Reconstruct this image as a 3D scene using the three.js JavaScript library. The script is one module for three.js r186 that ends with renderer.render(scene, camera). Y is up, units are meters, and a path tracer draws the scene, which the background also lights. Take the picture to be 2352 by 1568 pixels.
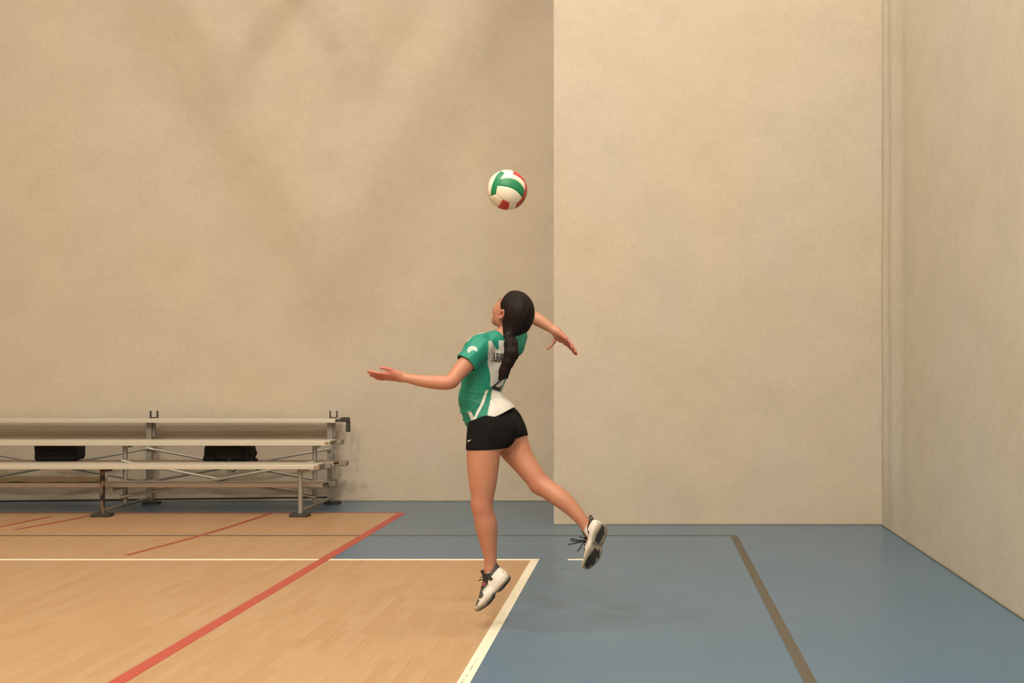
import * as THREE from 'three';
import { mergeGeometries } from 'three/addons/utils/BufferGeometryUtils.js';
import { RoundedBoxGeometry } from 'three/addons/geometries/RoundedBoxGeometry.js';
import { FontLoader } from 'three/addons/loaders/FontLoader.js';
import { ImprovedNoise } from 'three/addons/math/ImprovedNoise.js';

// ---------- camera, light levels, exposure ----------
const FOCAL = 2600, VPX = 1485, VPY = 845, CAM_H = 1.35;         // focal length and vanishing point in photo pixels
const scene = new THREE.Scene();
const camera = new THREE.PerspectiveCamera(2 * Math.atan(784 / FOCAL) * 180 / Math.PI, 2352 / 1568, 0.05, 80);
camera.position.set(0, CAM_H, 0);
camera.setViewOffset(2352, 1568, 1176 - VPX, 784 - VPY, 2352, 1568);   // a cropped picture: the lens is shifted
camera.updateProjectionMatrix();
scene.add(camera);
const renderer = new THREE.WebGLRenderer();
renderer.toneMapping = THREE.LinearToneMapping;
renderer.toneMappingExposure = 1.0;
renderer.shadowMap.enabled = true;
scene.background = new THREE.Color(0x000000);
const LAMP_COLOR = new THREE.Color().setRGB(1.0, 0.955, 0.87);
const LAMP_POWER = 48, CEIL_H = 9.6, LAMP_H = 8.3;
// x, z, relative power of every ceiling lamp
const LAMPS = [
  [0.9, -6.2, .40], [-0.9, -0.6, 1.3], [-0.9, 4.8, 1.6],
  [-3.2, -5.4, .68], [-3.8, -0.4, 1.15], [-3.8, 4.8, 1.3],
  [-9.0, 2.6, .12],
];

// ---------- helpers ----------
const V = (x, y, z) => new THREE.Vector3(x, y, z);
function rng(seed) { let s = seed >>> 0; return () => { s = (s + 0x6D2B79F5) >>> 0; let t = Math.imul(s ^ (s >>> 15), 1 | s); t = (t + Math.imul(t ^ (t >>> 7), 61 | t)) ^ t; return ((t ^ (t >>> 14)) >>> 0) / 4294967296; }; }
const perlin = new ImprovedNoise();
const n3 = (x, y, z) => perlin.noise(x + 31.4, y + 7.7, z + 12.1);
const clamp = (x, a = 0, b = 1) => Math.min(b, Math.max(a, x));
const sstep = (a, b, x) => { const t = clamp((x - a) / (b - a)); return t * t * (3 - 2 * t); };
const mix = (a, b, t) => a + (b - a) * t;
const usedNames = {};
function numbered(n) { const k = usedNames[n] ?? 0; usedNames[n] = k + 1; return k ? `${n}_${String(k).padStart(3, '0')}` : n; }
function shade(o) { o.traverse(m => { if (m.isMesh) { m.castShadow = true; m.receiveShadow = true; } }); return o; }
function mesh(name, geo, mat, parent, label) {
  const m = new THREE.Mesh(geo, mat); m.name = name; m.castShadow = m.receiveShadow = true;
  if (label) m.userData.label = label;
  if (parent) parent.add(m);
  return m;
}
function thing(name, label, category, pos = [0, 0, 0], group) {
  const g = new THREE.Group(); g.name = numbered(name); g.position.set(...pos); scene.add(g);
  g.userData = { label, category }; if (group) g.userData.group = group;
  return g;
}
function structure(o, name, label) { o.name = name; o.userData.kind = 'structure'; if (label) o.userData.label = label; scene.add(o); return o; }
const box = (w, h, d, x = 0, y = 0, z = 0) => new THREE.BoxGeometry(w, h, d).translate(x, y, z);
const rbox = (w, h, d, r, x = 0, y = 0, z = 0, seg = 2) => new RoundedBoxGeometry(w, h, d, seg, r).translate(x, y, z);
function rod(a, b, r, seg = 12, r2 = r) {                            // a straight round bar between two points
  const A = V(...a), B = V(...b), d = B.clone().sub(A), L = d.length();
  const g = new THREE.CylinderGeometry(r2, r, L, seg, 1);
  g.applyQuaternion(new THREE.Quaternion().setFromUnitVectors(V(0, 1, 0), d.normalize()));
  g.translate((A.x + B.x) / 2, (A.y + B.y) / 2, (A.z + B.z) / 2);
  return g;
}
const tube = (pts, r, n = 24, seg = 8, closed = false) => new THREE.TubeGeometry(new THREE.CatmullRomCurve3(pts.map(p => V(...p)), closed), n, r, seg, closed);
const merge = (list) => mergeGeometries(list.map(g => { const q = g.index ? g.toNonIndexed() : g; for (const k of Object.keys(q.attributes)) if (!['position', 'normal', 'uv'].includes(k)) q.deleteAttribute(k); return q; }));
// tileable noise as a texture; fn(u, v) in [0,1]^2 -> [r,g,b] 0..1
function tex(n, fn, srgb = false, m = n) {
  const d = new Uint8Array(n * m * 4);
  for (let j = 0; j < m; j++) for (let i = 0; i < n; i++) {
    const c = fn(i / n, j / m), o = (j * n + i) * 4;
    d[o] = clamp(c[0]) * 255; d[o + 1] = clamp(c[1]) * 255; d[o + 2] = clamp(c[2]) * 255; d[o + 3] = 255;
  }
  const t = new THREE.DataTexture(d, n, m); t.wrapS = t.wrapT = THREE.RepeatWrapping; t.magFilter = THREE.LinearFilter; t.minFilter = THREE.LinearMipmapLinearFilter; t.generateMipmaps = true;
  if (srgb) t.colorSpace = THREE.SRGBColorSpace;
  t.needsUpdate = true; return t;
}
function tileNoise(seed) {                                          // periodic value noise, period 1 at each frequency
  const r = rng(seed), N = 256, tab = new Float32Array(N * N); for (let i = 0; i < N * N; i++) tab[i] = r();
  return (u, v, fx, fy = fx) => {
    const x = u * fx, y = v * fy, xi = Math.floor(x), yi = Math.floor(y), a = x - xi, b = y - yi, s = a * a * (3 - 2 * a), t = b * b * (3 - 2 * b);
    const g = (i, j) => tab[(((j % fy) + fy) % fy % N) * N + (((i % fx) + fx) % fx % N)];
    return mix(mix(g(xi, yi), g(xi + 1, yi), s), mix(g(xi, yi + 1), g(xi + 1, yi + 1), s), t);
  };
}
// a signed distance field turned into a mesh (naive surface nets), vertices pulled onto the true surface
function isoMesh(f, lo, hi, h, colorOf) {
  const nx = Math.ceil((hi[0] - lo[0]) / h) + 1, ny = Math.ceil((hi[1] - lo[1]) / h) + 1, nz = Math.ceil((hi[2] - lo[2]) / h) + 1;
  const F = new Float32Array(nx * ny * nz).fill(1), B = 6, at = (i, j, k) => (k * ny + j) * nx + i;
  const act = [];
  for (let k0 = 0; k0 < nz; k0 += B) for (let j0 = 0; j0 < ny; j0 += B) for (let i0 = 0; i0 < nx; i0 += B) {
    const c = f(lo[0] + (i0 + B / 2) * h, lo[1] + (j0 + B / 2) * h, lo[2] + (k0 + B / 2) * h);
    const far = Math.abs(c) > B * h * 1.7, i1 = Math.min(i0 + B, nx), j1 = Math.min(j0 + B, ny), k1 = Math.min(k0 + B, nz);
    for (let k = k0; k < k1; k++) for (let j = j0; j < j1; j++) for (let i = i0; i < i1; i++)
      F[at(i, j, k)] = far ? c : f(lo[0] + i * h, lo[1] + j * h, lo[2] + k * h);
    if (!far) act.push([i0, j0, k0, i1, j1, k1]);
  }
  const vid = new Int32Array(nx * ny * nz).fill(-1), P = [];
  const off = []; for (let c = 0; c < 8; c++) off.push([c & 1, (c >> 1) & 1, c >> 2]);
  const edges = []; for (let a = 0; a < 8; a++) for (let b = a + 1; b < 8; b++) if ([1, 2, 4].includes(a ^ b)) edges.push([a, b]);
  const e = Math.max(.0008, h * .45), grad = (x, y, z) => { const gx = f(x + e, y, z) - f(x - e, y, z), gy = f(x, y + e, z) - f(x, y - e, z), gz = f(x, y, z + e) - f(x, y, z - e), l = Math.hypot(gx, gy, gz) || 1; return [gx / l, gy / l, gz / l]; };
  for (const [i0, j0, k0, i1, j1, k1] of act)
    for (let k = Math.max(0, k0 - 1); k < Math.min(k1, nz - 1); k++) for (let j = Math.max(0, j0 - 1); j < Math.min(j1, ny - 1); j++) for (let i = Math.max(0, i0 - 1); i < Math.min(i1, nx - 1); i++) {
      if (vid[at(i, j, k)] >= 0) continue;
      let m = 0; const v = [];
      for (let c = 0; c < 8; c++) { const o = off[c]; v[c] = F[at(i + o[0], j + o[1], k + o[2])]; if (v[c] < 0) m |= 1 << c; }
      if (m === 0 || m === 255) continue;
      let x = 0, y = 0, z = 0, n = 0;
      for (const [a, b] of edges) if ((v[a] < 0) !== (v[b] < 0)) { const t = v[a] / (v[a] - v[b]); x += mix(off[a][0], off[b][0], t); y += mix(off[a][1], off[b][1], t); z += mix(off[a][2], off[b][2], t); n++; }
      x = lo[0] + (i + x / n) * h; y = lo[1] + (j + y / n) * h; z = lo[2] + (k + z / n) * h;
      const d = f(x, y, z), g = grad(x, y, z), s = clamp(d, -h * .6, h * .6);
      vid[at(i, j, k)] = P.length / 3; P.push(x - g[0] * s, y - g[1] * s, z - g[2] * s);
    }
  const I = [];
  const quad = (a, b, c, d, flip) => { if (a < 0 || b < 0 || c < 0 || d < 0) return; flip ? I.push(a, c, b, a, d, c) : I.push(a, b, c, a, c, d); };
  for (let k = 1; k < nz - 1; k++) for (let j = 1; j < ny - 1; j++) for (let i = 1; i < nx - 1; i++) {
    const s = F[at(i, j, k)] < 0;
    if (s !== F[at(i + 1, j, k)] < 0) quad(vid[at(i, j - 1, k - 1)], vid[at(i, j, k - 1)], vid[at(i, j, k)], vid[at(i, j - 1, k)], !s);
    if (s !== F[at(i, j + 1, k)] < 0) quad(vid[at(i - 1, j, k - 1)], vid[at(i - 1, j, k)], vid[at(i, j, k)], vid[at(i, j, k - 1)], !s);
    if (s !== F[at(i, j, k + 1)] < 0) quad(vid[at(i - 1, j - 1, k)], vid[at(i, j - 1, k)], vid[at(i, j, k)], vid[at(i - 1, j, k)], !s);
  }
  const N = new Float32Array(P.length), C = colorOf ? new Float32Array(P.length) : null;
  for (let q = 0; q < P.length; q += 3) {
    const g = grad(P[q], P[q + 1], P[q + 2]); N[q] = g[0]; N[q + 1] = g[1]; N[q + 2] = g[2];
    if (C) { const c = colorOf(P[q], P[q + 1], P[q + 2], g); C[q] = c[0]; C[q + 1] = c[1]; C[q + 2] = c[2]; }
  }
  const G = new THREE.BufferGeometry();
  G.setAttribute('position', new THREE.Float32BufferAttribute(P, 3)); G.setAttribute('normal', new THREE.BufferAttribute(N, 3));
  if (C) G.setAttribute('color', new THREE.BufferAttribute(C, 3));
  G.setIndex(I); return G;
}
// a limb: points with radii, run through smoothly
function chain(pts, sub = 5) {
  const P = pts.map(p => V(...p[0])), c = new THREE.CatmullRomCurve3(P, false, 'centripetal'), n = pts.length - 1, list = [];
  const rad = t => { const k = Math.min(n - 1, Math.floor(t)), f = t - k, g = i => pts[clamp(i, 0, n)][1], a = g(k - 1), b = g(k), d = g(k + 1), e = g(k + 2); return b + .5 * f * (d - a + f * (2 * a - 5 * b + 4 * d - e + f * (3 * (b - d) + e - a))); };
  let prev = c.getPoint(0), pr = rad(0);
  for (let i = 1; i <= n * sub; i++) { const q = c.getPoint(i / (n * sub)), r = rad(i / sub); list.push(cone(prev.toArray(), q.toArray(), pr, r)); prev = q; pr = r; }
  const bb = new THREE.Box3().setFromPoints(P), ctr = bb.getCenter(V()), R = bb.getSize(V()).length() / 2 + Math.max(...pts.map(p => p[1])) * 1.1;
  return (x, y, z) => { const far = Math.hypot(x - ctr.x, y - ctr.y, z - ctr.z) - R; if (far > .08) return far; let d = 1e9; for (const f of list) { const v = f(x, y, z); d = smin(d, v, .007); } return d + .0024; };
}
// pieces of distance fields
const smin = (a, b, k) => { const h = Math.max(k - Math.abs(a - b), 0) / k; return Math.min(a, b) - h * h * k * .25; };
const smax = (a, b, k) => -smin(-a, -b, k);
function cone(a, b, r1, r2) {                                       // tapered capsule
  const ax = a[0], ay = a[1], az = a[2], bx = b[0] - ax, by = b[1] - ay, bz = b[2] - az, L2 = bx * bx + by * by + bz * bz;
  return (x, y, z) => { const px = x - ax, py = y - ay, pz = z - az, t = clamp((px * bx + py * by + pz * bz) / L2), dx = px - bx * t, dy = py - by * t, dz = pz - bz * t; return Math.sqrt(dx * dx + dy * dy + dz * dz) - (r1 + (r2 - r1) * t); };
}
function ell(c, fr, r) {                                            // ellipsoid with its own axes fr = [F, U, L]
  const [f, u, l] = fr;
  return (x, y, z) => {
    const dx = x - c[0], dy = y - c[1], dz = z - c[2];
    const a = dx * f[0] + dy * f[1] + dz * f[2], b = dx * u[0] + dy * u[1] + dz * u[2], d = dx * l[0] + dy * l[1] + dz * l[2];
    const p = a / r[0], q = b / r[1], s = d / r[2], k0 = Math.sqrt(p * p + q * q + s * s), k1 = Math.sqrt((p / r[0]) ** 2 + (q / r[1]) ** 2 + (s / r[2]) ** 2);
    return k1 < 1e-9 ? -Math.min(...r) : k0 * (k0 - 1) / k1;
  };
}
const blend = (list, k) => (x, y, z) => { let d = list[0](x, y, z); for (let i = 1; i < list.length; i++) d = smin(d, list[i](x, y, z), k); return d; };

// ---------- surfaces of the room ----------
const tn = tileNoise(5), tn2 = tileNoise(77);
const plasterBump = tex(1024, (u, v) => { const g = .40 * tn(u, v, 6) + .14 * tn2(u, v, 22, 34) + .20 * tn(u, v, 90, 128) + .26 * tn2(u, v, 250); return [g, g, g]; });
const plasterTint = tex(512, (u, v) => {
  const a = tn(u, v, 5, 4), b = tn2(u, v, 9, 11), c = tn(u, v, 31), d = tn2(u, v, 120), w = .94 + .022 * (b - .5) + .016 * (c - .5) + .03 * (d - .5);
  return [w + .008 * (a - .5), w, w - .035 * (a - .5)];
}, true);
function plaster(color, rep, bump = .0018) {
  const m = plasterTint.clone(), b = plasterBump.clone(); m.repeat.set(...rep); b.repeat.set(...rep); m.needsUpdate = b.needsUpdate = true;
  return new THREE.MeshStandardMaterial({ color: new THREE.Color().setRGB(...color), map: m, bumpMap: b, bumpScale: bump, roughness: .82 });
}
const WALL = [.590, .505, .388], WALL_R = [.650, .590, .470];
const matWall = plaster(WALL, [.42, .42]), matWallR = plaster(WALL_R, [.42, .42]);
const ZL = -11.49, ZR = -9.763, XSTEP = -0.80, XR = 2.03, XMIN = -17, ZMAX = 8;
// a wall face as a fine grid with the slow unevenness of hand-laid plaster, plus a solid body behind it
function wallFace(w, h, nw, nh, relief) {
  const g = new THREE.PlaneGeometry(w, h, nw, nh), p = g.attributes.position, uv = g.attributes.uv;
  for (let i = 0; i < p.count; i++) { const x = p.getX(i) + w / 2, y = p.getY(i) + h / 2; p.setXYZ(i, x, y, relief(x, y)); uv.setXY(i, x, y); }
  g.computeVertexNormals(); return g;
}
{
  // recessed wall on the left
  const w1 = XSTEP + .3 - XMIN, g1 = wallFace(w1, CEIL_H, 260, 120, (x, y) => .006 * n3(x * .9, y * .7, 1) + .003 * n3(x * 2.3, y * 2, 4));
  g1.translate(XMIN, 0, ZL);
  structure(mesh('wall', merge([g1, box(w1, CEIL_H, .2, XMIN + w1 / 2, CEIL_H / 2, ZL - .115)]), matWall), 'wall_back', 'recessed cream plaster wall behind the bleacher');
  // the wall block that stands forward
  const w2 = XR - XSTEP, g2 = wallFace(w2, CEIL_H, 120, 160, (x, y) => (.005 * n3(x * .9, y * .7, 11) + .003 * n3(x * 2.1, y * 1.9, 14)) * sstep(0, .15, x) + .006 * sstep(w2 - .09, w2 - .02, x));
  g2.translate(XSTEP, 0, ZR);
  const gs = wallFace(ZR - ZL, CEIL_H, 20, 160, (x, y) => .004 * n3(x * 3, y * 2.3, 21) * sstep(0, .1, x) * sstep(0, .1, ZR - ZL - x)); gs.rotateY(-Math.PI / 2); gs.translate(XSTEP, 0, ZL);
  structure(mesh('wall', merge([g2, gs, box(w2 - .012, CEIL_H, 1.9, XSTEP + w2 / 2 + .003, CEIL_H / 2, ZR - .962)]), matWall), 'wall_back_right', 'forward cream plaster wall block beside the recess');
  // right wall: upright ridges of the plaster next to the corner
  const L = ZMAX - ZR, g3 = wallFace(L, CEIL_H, 420, 60, (x, y) => {
    const ridge = .026 * Math.exp(-(((x - .17) / .10) ** 2)) + .020 * Math.exp(-(((x - .44) / .10) ** 2)) - .014 * Math.exp(-(((x - .74) / .13) ** 2));
    return ridge * sstep(0, .7, y) + .008 * n3(x * .8, y * .7, 31) + .004 * n3(x * 2.4, y * 2.1, 34);
  });
  g3.rotateY(-Math.PI / 2); g3.translate(XR, 0, ZR);
  structure(mesh('wall', merge([g3, box(.2, CEIL_H, L, XR + .125, CEIL_H / 2, (ZR + ZMAX) / 2)]), matWallR), 'wall_right', 'pale greenish cream plaster wall on the right');
  structure(mesh('wall', box(.2, CEIL_H, ZMAX - ZL, XMIN - .1, CEIL_H / 2, (ZL + ZMAX) / 2), matWall), 'wall_left');
  structure(mesh('wall', box(XR - XMIN, CEIL_H, .2, (XR + XMIN) / 2, CEIL_H / 2, ZMAX + .1), matWall), 'wall_front');
  structure(mesh('ceiling', box(XR - XMIN + .6, .2, ZMAX - ZL + .6, (XR + XMIN) / 2, CEIL_H + .1, (ZL + ZMAX) / 2), new THREE.MeshStandardMaterial({ color: new THREE.Color().setRGB(.62, .56, .46), roughness: .9 })), 'ceiling');
  // dark joint where walls meet the floor
  const joint = new THREE.MeshStandardMaterial({ color: new THREE.Color().setRGB(.15, .13, .10), roughness: .9 });
  structure(mesh('b', box(XSTEP - XMIN, .005, .008, (XSTEP + XMIN) / 2, .0025, ZL + .008), joint), 'baseboard_back', 'thin dark joint at the foot of the recessed wall');
  structure(mesh('b', box(XR - XSTEP, .005, .008, (XR + XSTEP) / 2, .0025, ZR + .008), joint), 'baseboard_back_right', 'thin dark joint at the foot of the forward wall');
  structure(mesh('b', box(.008, .006, ZMAX - ZR, XR - .010, .003, (ZR + ZMAX) / 2), joint), 'baseboard_right', 'thin dark joint at the foot of the right wall');
}

// ---------- floor: blue poured sports floor, an inlaid court of wood strips, painted lines ----------
{
  const floor = structure(new THREE.Group(), 'floor', 'glossy sports floor, blue with a court of wood strips');
  const fr = tileNoise(9), fr2 = tileNoise(13);
  const blueMap = tex(512, (u, v) => { const a = fr(u, v, 4, 7), b = fr2(u, v, 12, 40), c = fr(u, v, 200), w = .93 + .035 * (a - .5) + .012 * (b - .5) + .012 * (c - .5); return [w + .03 * (a - .5), w, w]; }, true); blueMap.repeat.set(.3, .3);
  const matBlue = new THREE.MeshPhysicalMaterial({ color: new THREE.Color().setRGB(.082, .172, .270), map: blueMap, roughness: .285, specularIntensity: 1, ior: 1.55 });
  const T = .008, XC = -0.785, XE = -2.27, ZS = -7.98, ZE = -10.545, XW = XMIN, ZF = 6;
  mesh('subfloor', box(XR - XMIN + .4, .2, ZMAX - ZL + .4, (XR + XMIN) / 2, -T - .1, (ZL + ZMAX) / 2), new THREE.MeshStandardMaterial({ color: new THREE.Color().setRGB(.40, .23, .10), roughness: .8 }), floor);
  const slab = (x0, x1, z0, z1, y0 = -T, y1 = 0) => { const g = box(x1 - x0, y1 - y0, z1 - z0, (x0 + x1) / 2, (y0 + y1) / 2, (z0 + z1) / 2), p = g.attributes.position, uv = g.attributes.uv; for (let i = 0; i < p.count; i++) uv.setXY(i, p.getX(i), p.getZ(i)); return g; };
  // blue: right of the end line, the strip between end line and red line beyond the side line, and along the back wall
  mesh('blue_surface', merge([slab(XC, XR + .1, ZR - 2, ZMAX), slab(XE, XC, ZR - 2, ZS), slab(XW, XE, ZR - 2, ZE), slab(XW, XC, ZF, ZMAX)]), matBlue, floor, 'blue poured sports surface');
  // wood strips, laid along the depth of the hall
  const gr = tileNoise(21), gr2 = tileNoise(22);
  const grain = tex(256, (u, v) => { const a = gr(u, v, 24, 3), b = gr2(u, v, 60, 6), w = .95 + .035 * (a - .5) + .03 * (b - .5); return [w, w - .004, w - .01]; }, true);
  const tones = [[.500, .314, .166], [.490, .300, .156], [.508, .324, .178], [.480, .292, .150], [.504, .318, .172], [.514, .328, .184], [.494, .306, .160]];
  const woodMats = tones.map(c => new THREE.MeshStandardMaterial({ color: new THREE.Color().setRGB(...c), map: grain, roughness: .46 }));
  const W = .062, R = rng(41), lens = [.28, .36, .44, .52, .62], planks = [];
  for (let c = 0; c < 110; c++) {
    const x1 = XC - c * W, x0 = x1 - W, zEnd = x1 <= XE + .001 ? ZE : ZS;
    let z = -3.2 + R() * .4;
    while (z > zEnd) { const l = Math.min(lens[Math.floor(R() * 5)], z - zEnd); if (l < .02) break; planks.push({ x: (x0 + x1) / 2, z: z - l / 2, l, t: Math.floor(R() * tones.length), y: -R() * .00015 }); z -= l; }
  }
  // which strips show: inside the picture, the nearest first
  for (const p of planks) { const d = -p.z, px = VPX + p.x * FOCAL / d, py = VPY + CAM_H * FOCAL / d; p.score = (px > -20 && px < 2372 && py < 1590) ? d : d + 100; }
  planks.sort((a, b) => a.score - b.score);
  const unit = new THREE.BoxGeometry(1, 1, 1); const G = {};
  planks.slice(0, 300).forEach(p => {
    const key = p.l.toFixed(4);
    if (!G[key]) { const g = unit.clone().scale(W - .00015, T, p.l - .00015), uv = g.attributes.uv; for (let i = 0; i < uv.count; i++) uv.setXY(i, uv.getX(i) * .3, uv.getY(i) * p.l); G[key] = g; }
    const m = mesh('plank', G[key], woodMats[p.t], floor); m.position.set(p.x, -T / 2 + p.y, p.z);
  });
  const byTone = tones.map(() => []);
  for (const p of planks.slice(300)) byTone[p.t].push(unit.clone().scale(W - .00015, T, p.l - .00015).translate(p.x, -T / 2 + p.y, p.z));
  const all = []; byTone.forEach((list, t) => { const g = merge(list), n = g.attributes.position.count, col = new Float32Array(n * 3); for (let i = 0; i < n; i++) col.set(tones[t], i * 3); g.setAttribute('color', new THREE.BufferAttribute(col, 3)); all.push(g); });
  const rest = mesh('plank_field', mergeGeometries(all), new THREE.MeshStandardMaterial({ vertexColors: true, map: grain, roughness: .46 }), floor, 'wood strips of the court farther away'); rest.userData.kind = 'stuff';
  const xFar = XC - 110 * W;
  mesh('wood_sheet', merge([slab(XW, xFar, ZE, ZF), slab(xFar, XC, -2.75, ZF)]), woodMats[0], floor, 'court surface outside the picture');
  // painted lines
  const paint = (c, r = .5) => new THREE.MeshStandardMaterial({ color: new THREE.Color().setRGB(...c), roughness: r });
  const white = paint([.80, .74, .60]), red = paint([.43, .070, .048]), grey = paint([.092, .080, .060]), dark = paint([.085, .065, .04]), redDim = paint([.36, .075, .04]);
  const line = (x0, x1, z0, z1, h, m, label) => mesh('court_line', slab(Math.min(x0, x1), Math.max(x0, x1), Math.min(z0, z1), Math.max(z0, z1), -.001, h), m, floor, label);
  line(-.814, -.757, ZMAX - 3, ZS + .03, .0012, white, 'white end line between wood and blue');
  line(XW, -2.312, ZS - .03, ZS + .028, .0010, white, 'white side line across the wood');
  line(-2.236, -.757, ZS - .03, ZS + .028, .0010, white, 'white side line between wood and blue');
  line(-.555, -.425, ZS - .028, ZS + .026, .0010, white, 'short white service mark on the blue');
  line(-2.312, -2.236, 5, ZE - .01, .0014, red, 'wide red line running into depth');
  line(XW, -2.312, ZE - .028, ZE + .005, .0012, redDim, 'thin red line along the far edge of the wood');
  line(.675, .732, 5, -9.115, .0012, grey, 'grey brown line running into depth on the blue');
  line(XW, .732, -9.105, -9.145, .0009, dark, 'thin dark line across the whole floor');
  const strip = (pts, w, m, label, h = .0011) => {                 // a gently bent painted stripe on the floor
    const s = new THREE.CatmullRomCurve3(pts.map(p => V(p[0], 0, p[1]))), pos = [], idx = []; const n = 24;
    for (let i = 0; i <= n; i++) { const p = s.getPoint(i / n), t = s.getTangent(i / n), nx = -t.z * w / 2, nz = t.x * w / 2; pos.push(p.x + nx, h, p.z + nz, p.x - nx, h, p.z - nz, p.x + nx, -.001, p.z + nz, p.x - nx, -.001, p.z - nz); if (i) { const a = (i - 1) * 4, b = i * 4; for (const [q, r] of [[0, 1], [1, 3], [3, 2], [2, 0]]) idx.push(a + q, b + q, a + r, b + q, b + r, a + r); } }
    const g = new THREE.BufferGeometry(); g.setAttribute('position', new THREE.Float32BufferAttribute(pos, 3)); g.setIndex(idx); const g2 = g.toNonIndexed(); g2.computeVertexNormals();
    return mesh('court_line', g2, m, floor, label);
  };
  strip([[-3.75, -8.16], [-3.60, -9.1], [-3.52, -10.0], [-3.49, -10.52]], .05, redDim, 'thin bent red line on the wood');
  strip([[-5.62, -9.2], [-5.5, -9.63], [-5.42, -10.3]], .05, redDim, 'thin red line on the wood near the left edge');
  strip([[-5.28, -9.45], [-5.15, -10.0], [-5.06, -10.52]], .05, redDim, 'thin red line on the wood under the bleacher front');
  // worn crack in the end line
  const RR = rng(8), cracks = []; let zx = -5.25, xx = -.785;
  for (let i = 0; i < 16; i++) { const l = .012 + RR() * .035; if (RR() < .8) cracks.push(box(.0022 + RR() * .002, .0006, l, xx, .0014, zx + l / 2)); zx += l + RR() * .016; xx += (RR() - .5) * .003 - .0004; }
  mesh('crack', merge(cracks), dark, floor, 'fine dark crack in the white end line');
}

// ---------- ceiling lamps (above the picture) ----------
{
  const housing = new THREE.MeshStandardMaterial({ color: 0x8a8880, roughness: .5, metalness: .6 });
  const glow = new THREE.MeshStandardMaterial({ color: 0xffffff, emissive: LAMP_COLOR, emissiveIntensity: 2.0, roughness: .6 });
  LAMPS.forEach(([x, z, k], i) => {
    const t = thing('ceiling_lamp', 'round white lamp hung high under the hall ceiling, above the picture', 'lamp', [x, LAMP_H, z], 'ceiling lamps above the picture');
    const cap = new THREE.LatheGeometry([[.001, .46], [.07, .46], [.09, .42], [.10, .27], [.13, .24], [.12, .24], [.09, .26], [.001, .26]].map(p => new THREE.Vector2(...p)), 24);
    mesh('housing', cap, housing, t);
    mesh('bulb', new THREE.SphereGeometry(.11, 20, 14).scale(1, 1.15, 1).translate(0, .12, 0), glow, t);
    mesh('hanger', rod([0, .46, 0], [0, CEIL_H - LAMP_H, 0], .008, 8), housing, t);
    const l = new THREE.PointLight(LAMP_COLOR, LAMP_POWER * k, 0, 2); l.position.set(0, -.06, 0); l.castShadow = true; l.shadow.radius = 9; l.shadow.mapSize.set(1024, 1024); t.add(l);
  });
}

// ---------- folded hoop frame under the ceiling (above the picture; its soft shadow falls on the recessed wall) ----------
{
  const steel = new THREE.MeshStandardMaterial({ color: 0x6d6a64, roughness: .5, metalness: .5 });
  const t = thing('hoop_frame', 'folded grey steel basketball hoop frame hung from the ceiling, above the picture', 'frame', [-3.2, CEIL_H, -8.14]);
  const beam = (a, b, w) => { const A = V(...a), B = V(...b), d = B.clone().sub(A), g = rbox(w, d.length(), w, .012); g.applyQuaternion(new THREE.Quaternion().setFromUnitVectors(V(0, 1, 0), d.clone().normalize())); g.translate((A.x + B.x) / 2, (A.y + B.y) / 2, (A.z + B.z) / 2); return g; };
  const y0 = 5.45 - CEIL_H;
  mesh('arm', beam([2.55, 0, 0], [.02, y0, 0], .19), steel, t); mesh('arm', beam([-2.75, 0, 0], [-.02, y0, 0], .14), steel, t);
  mesh('joint_plate', rbox(.34, .26, .10, .02, 0, y0, 0), steel, t);
}

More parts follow.
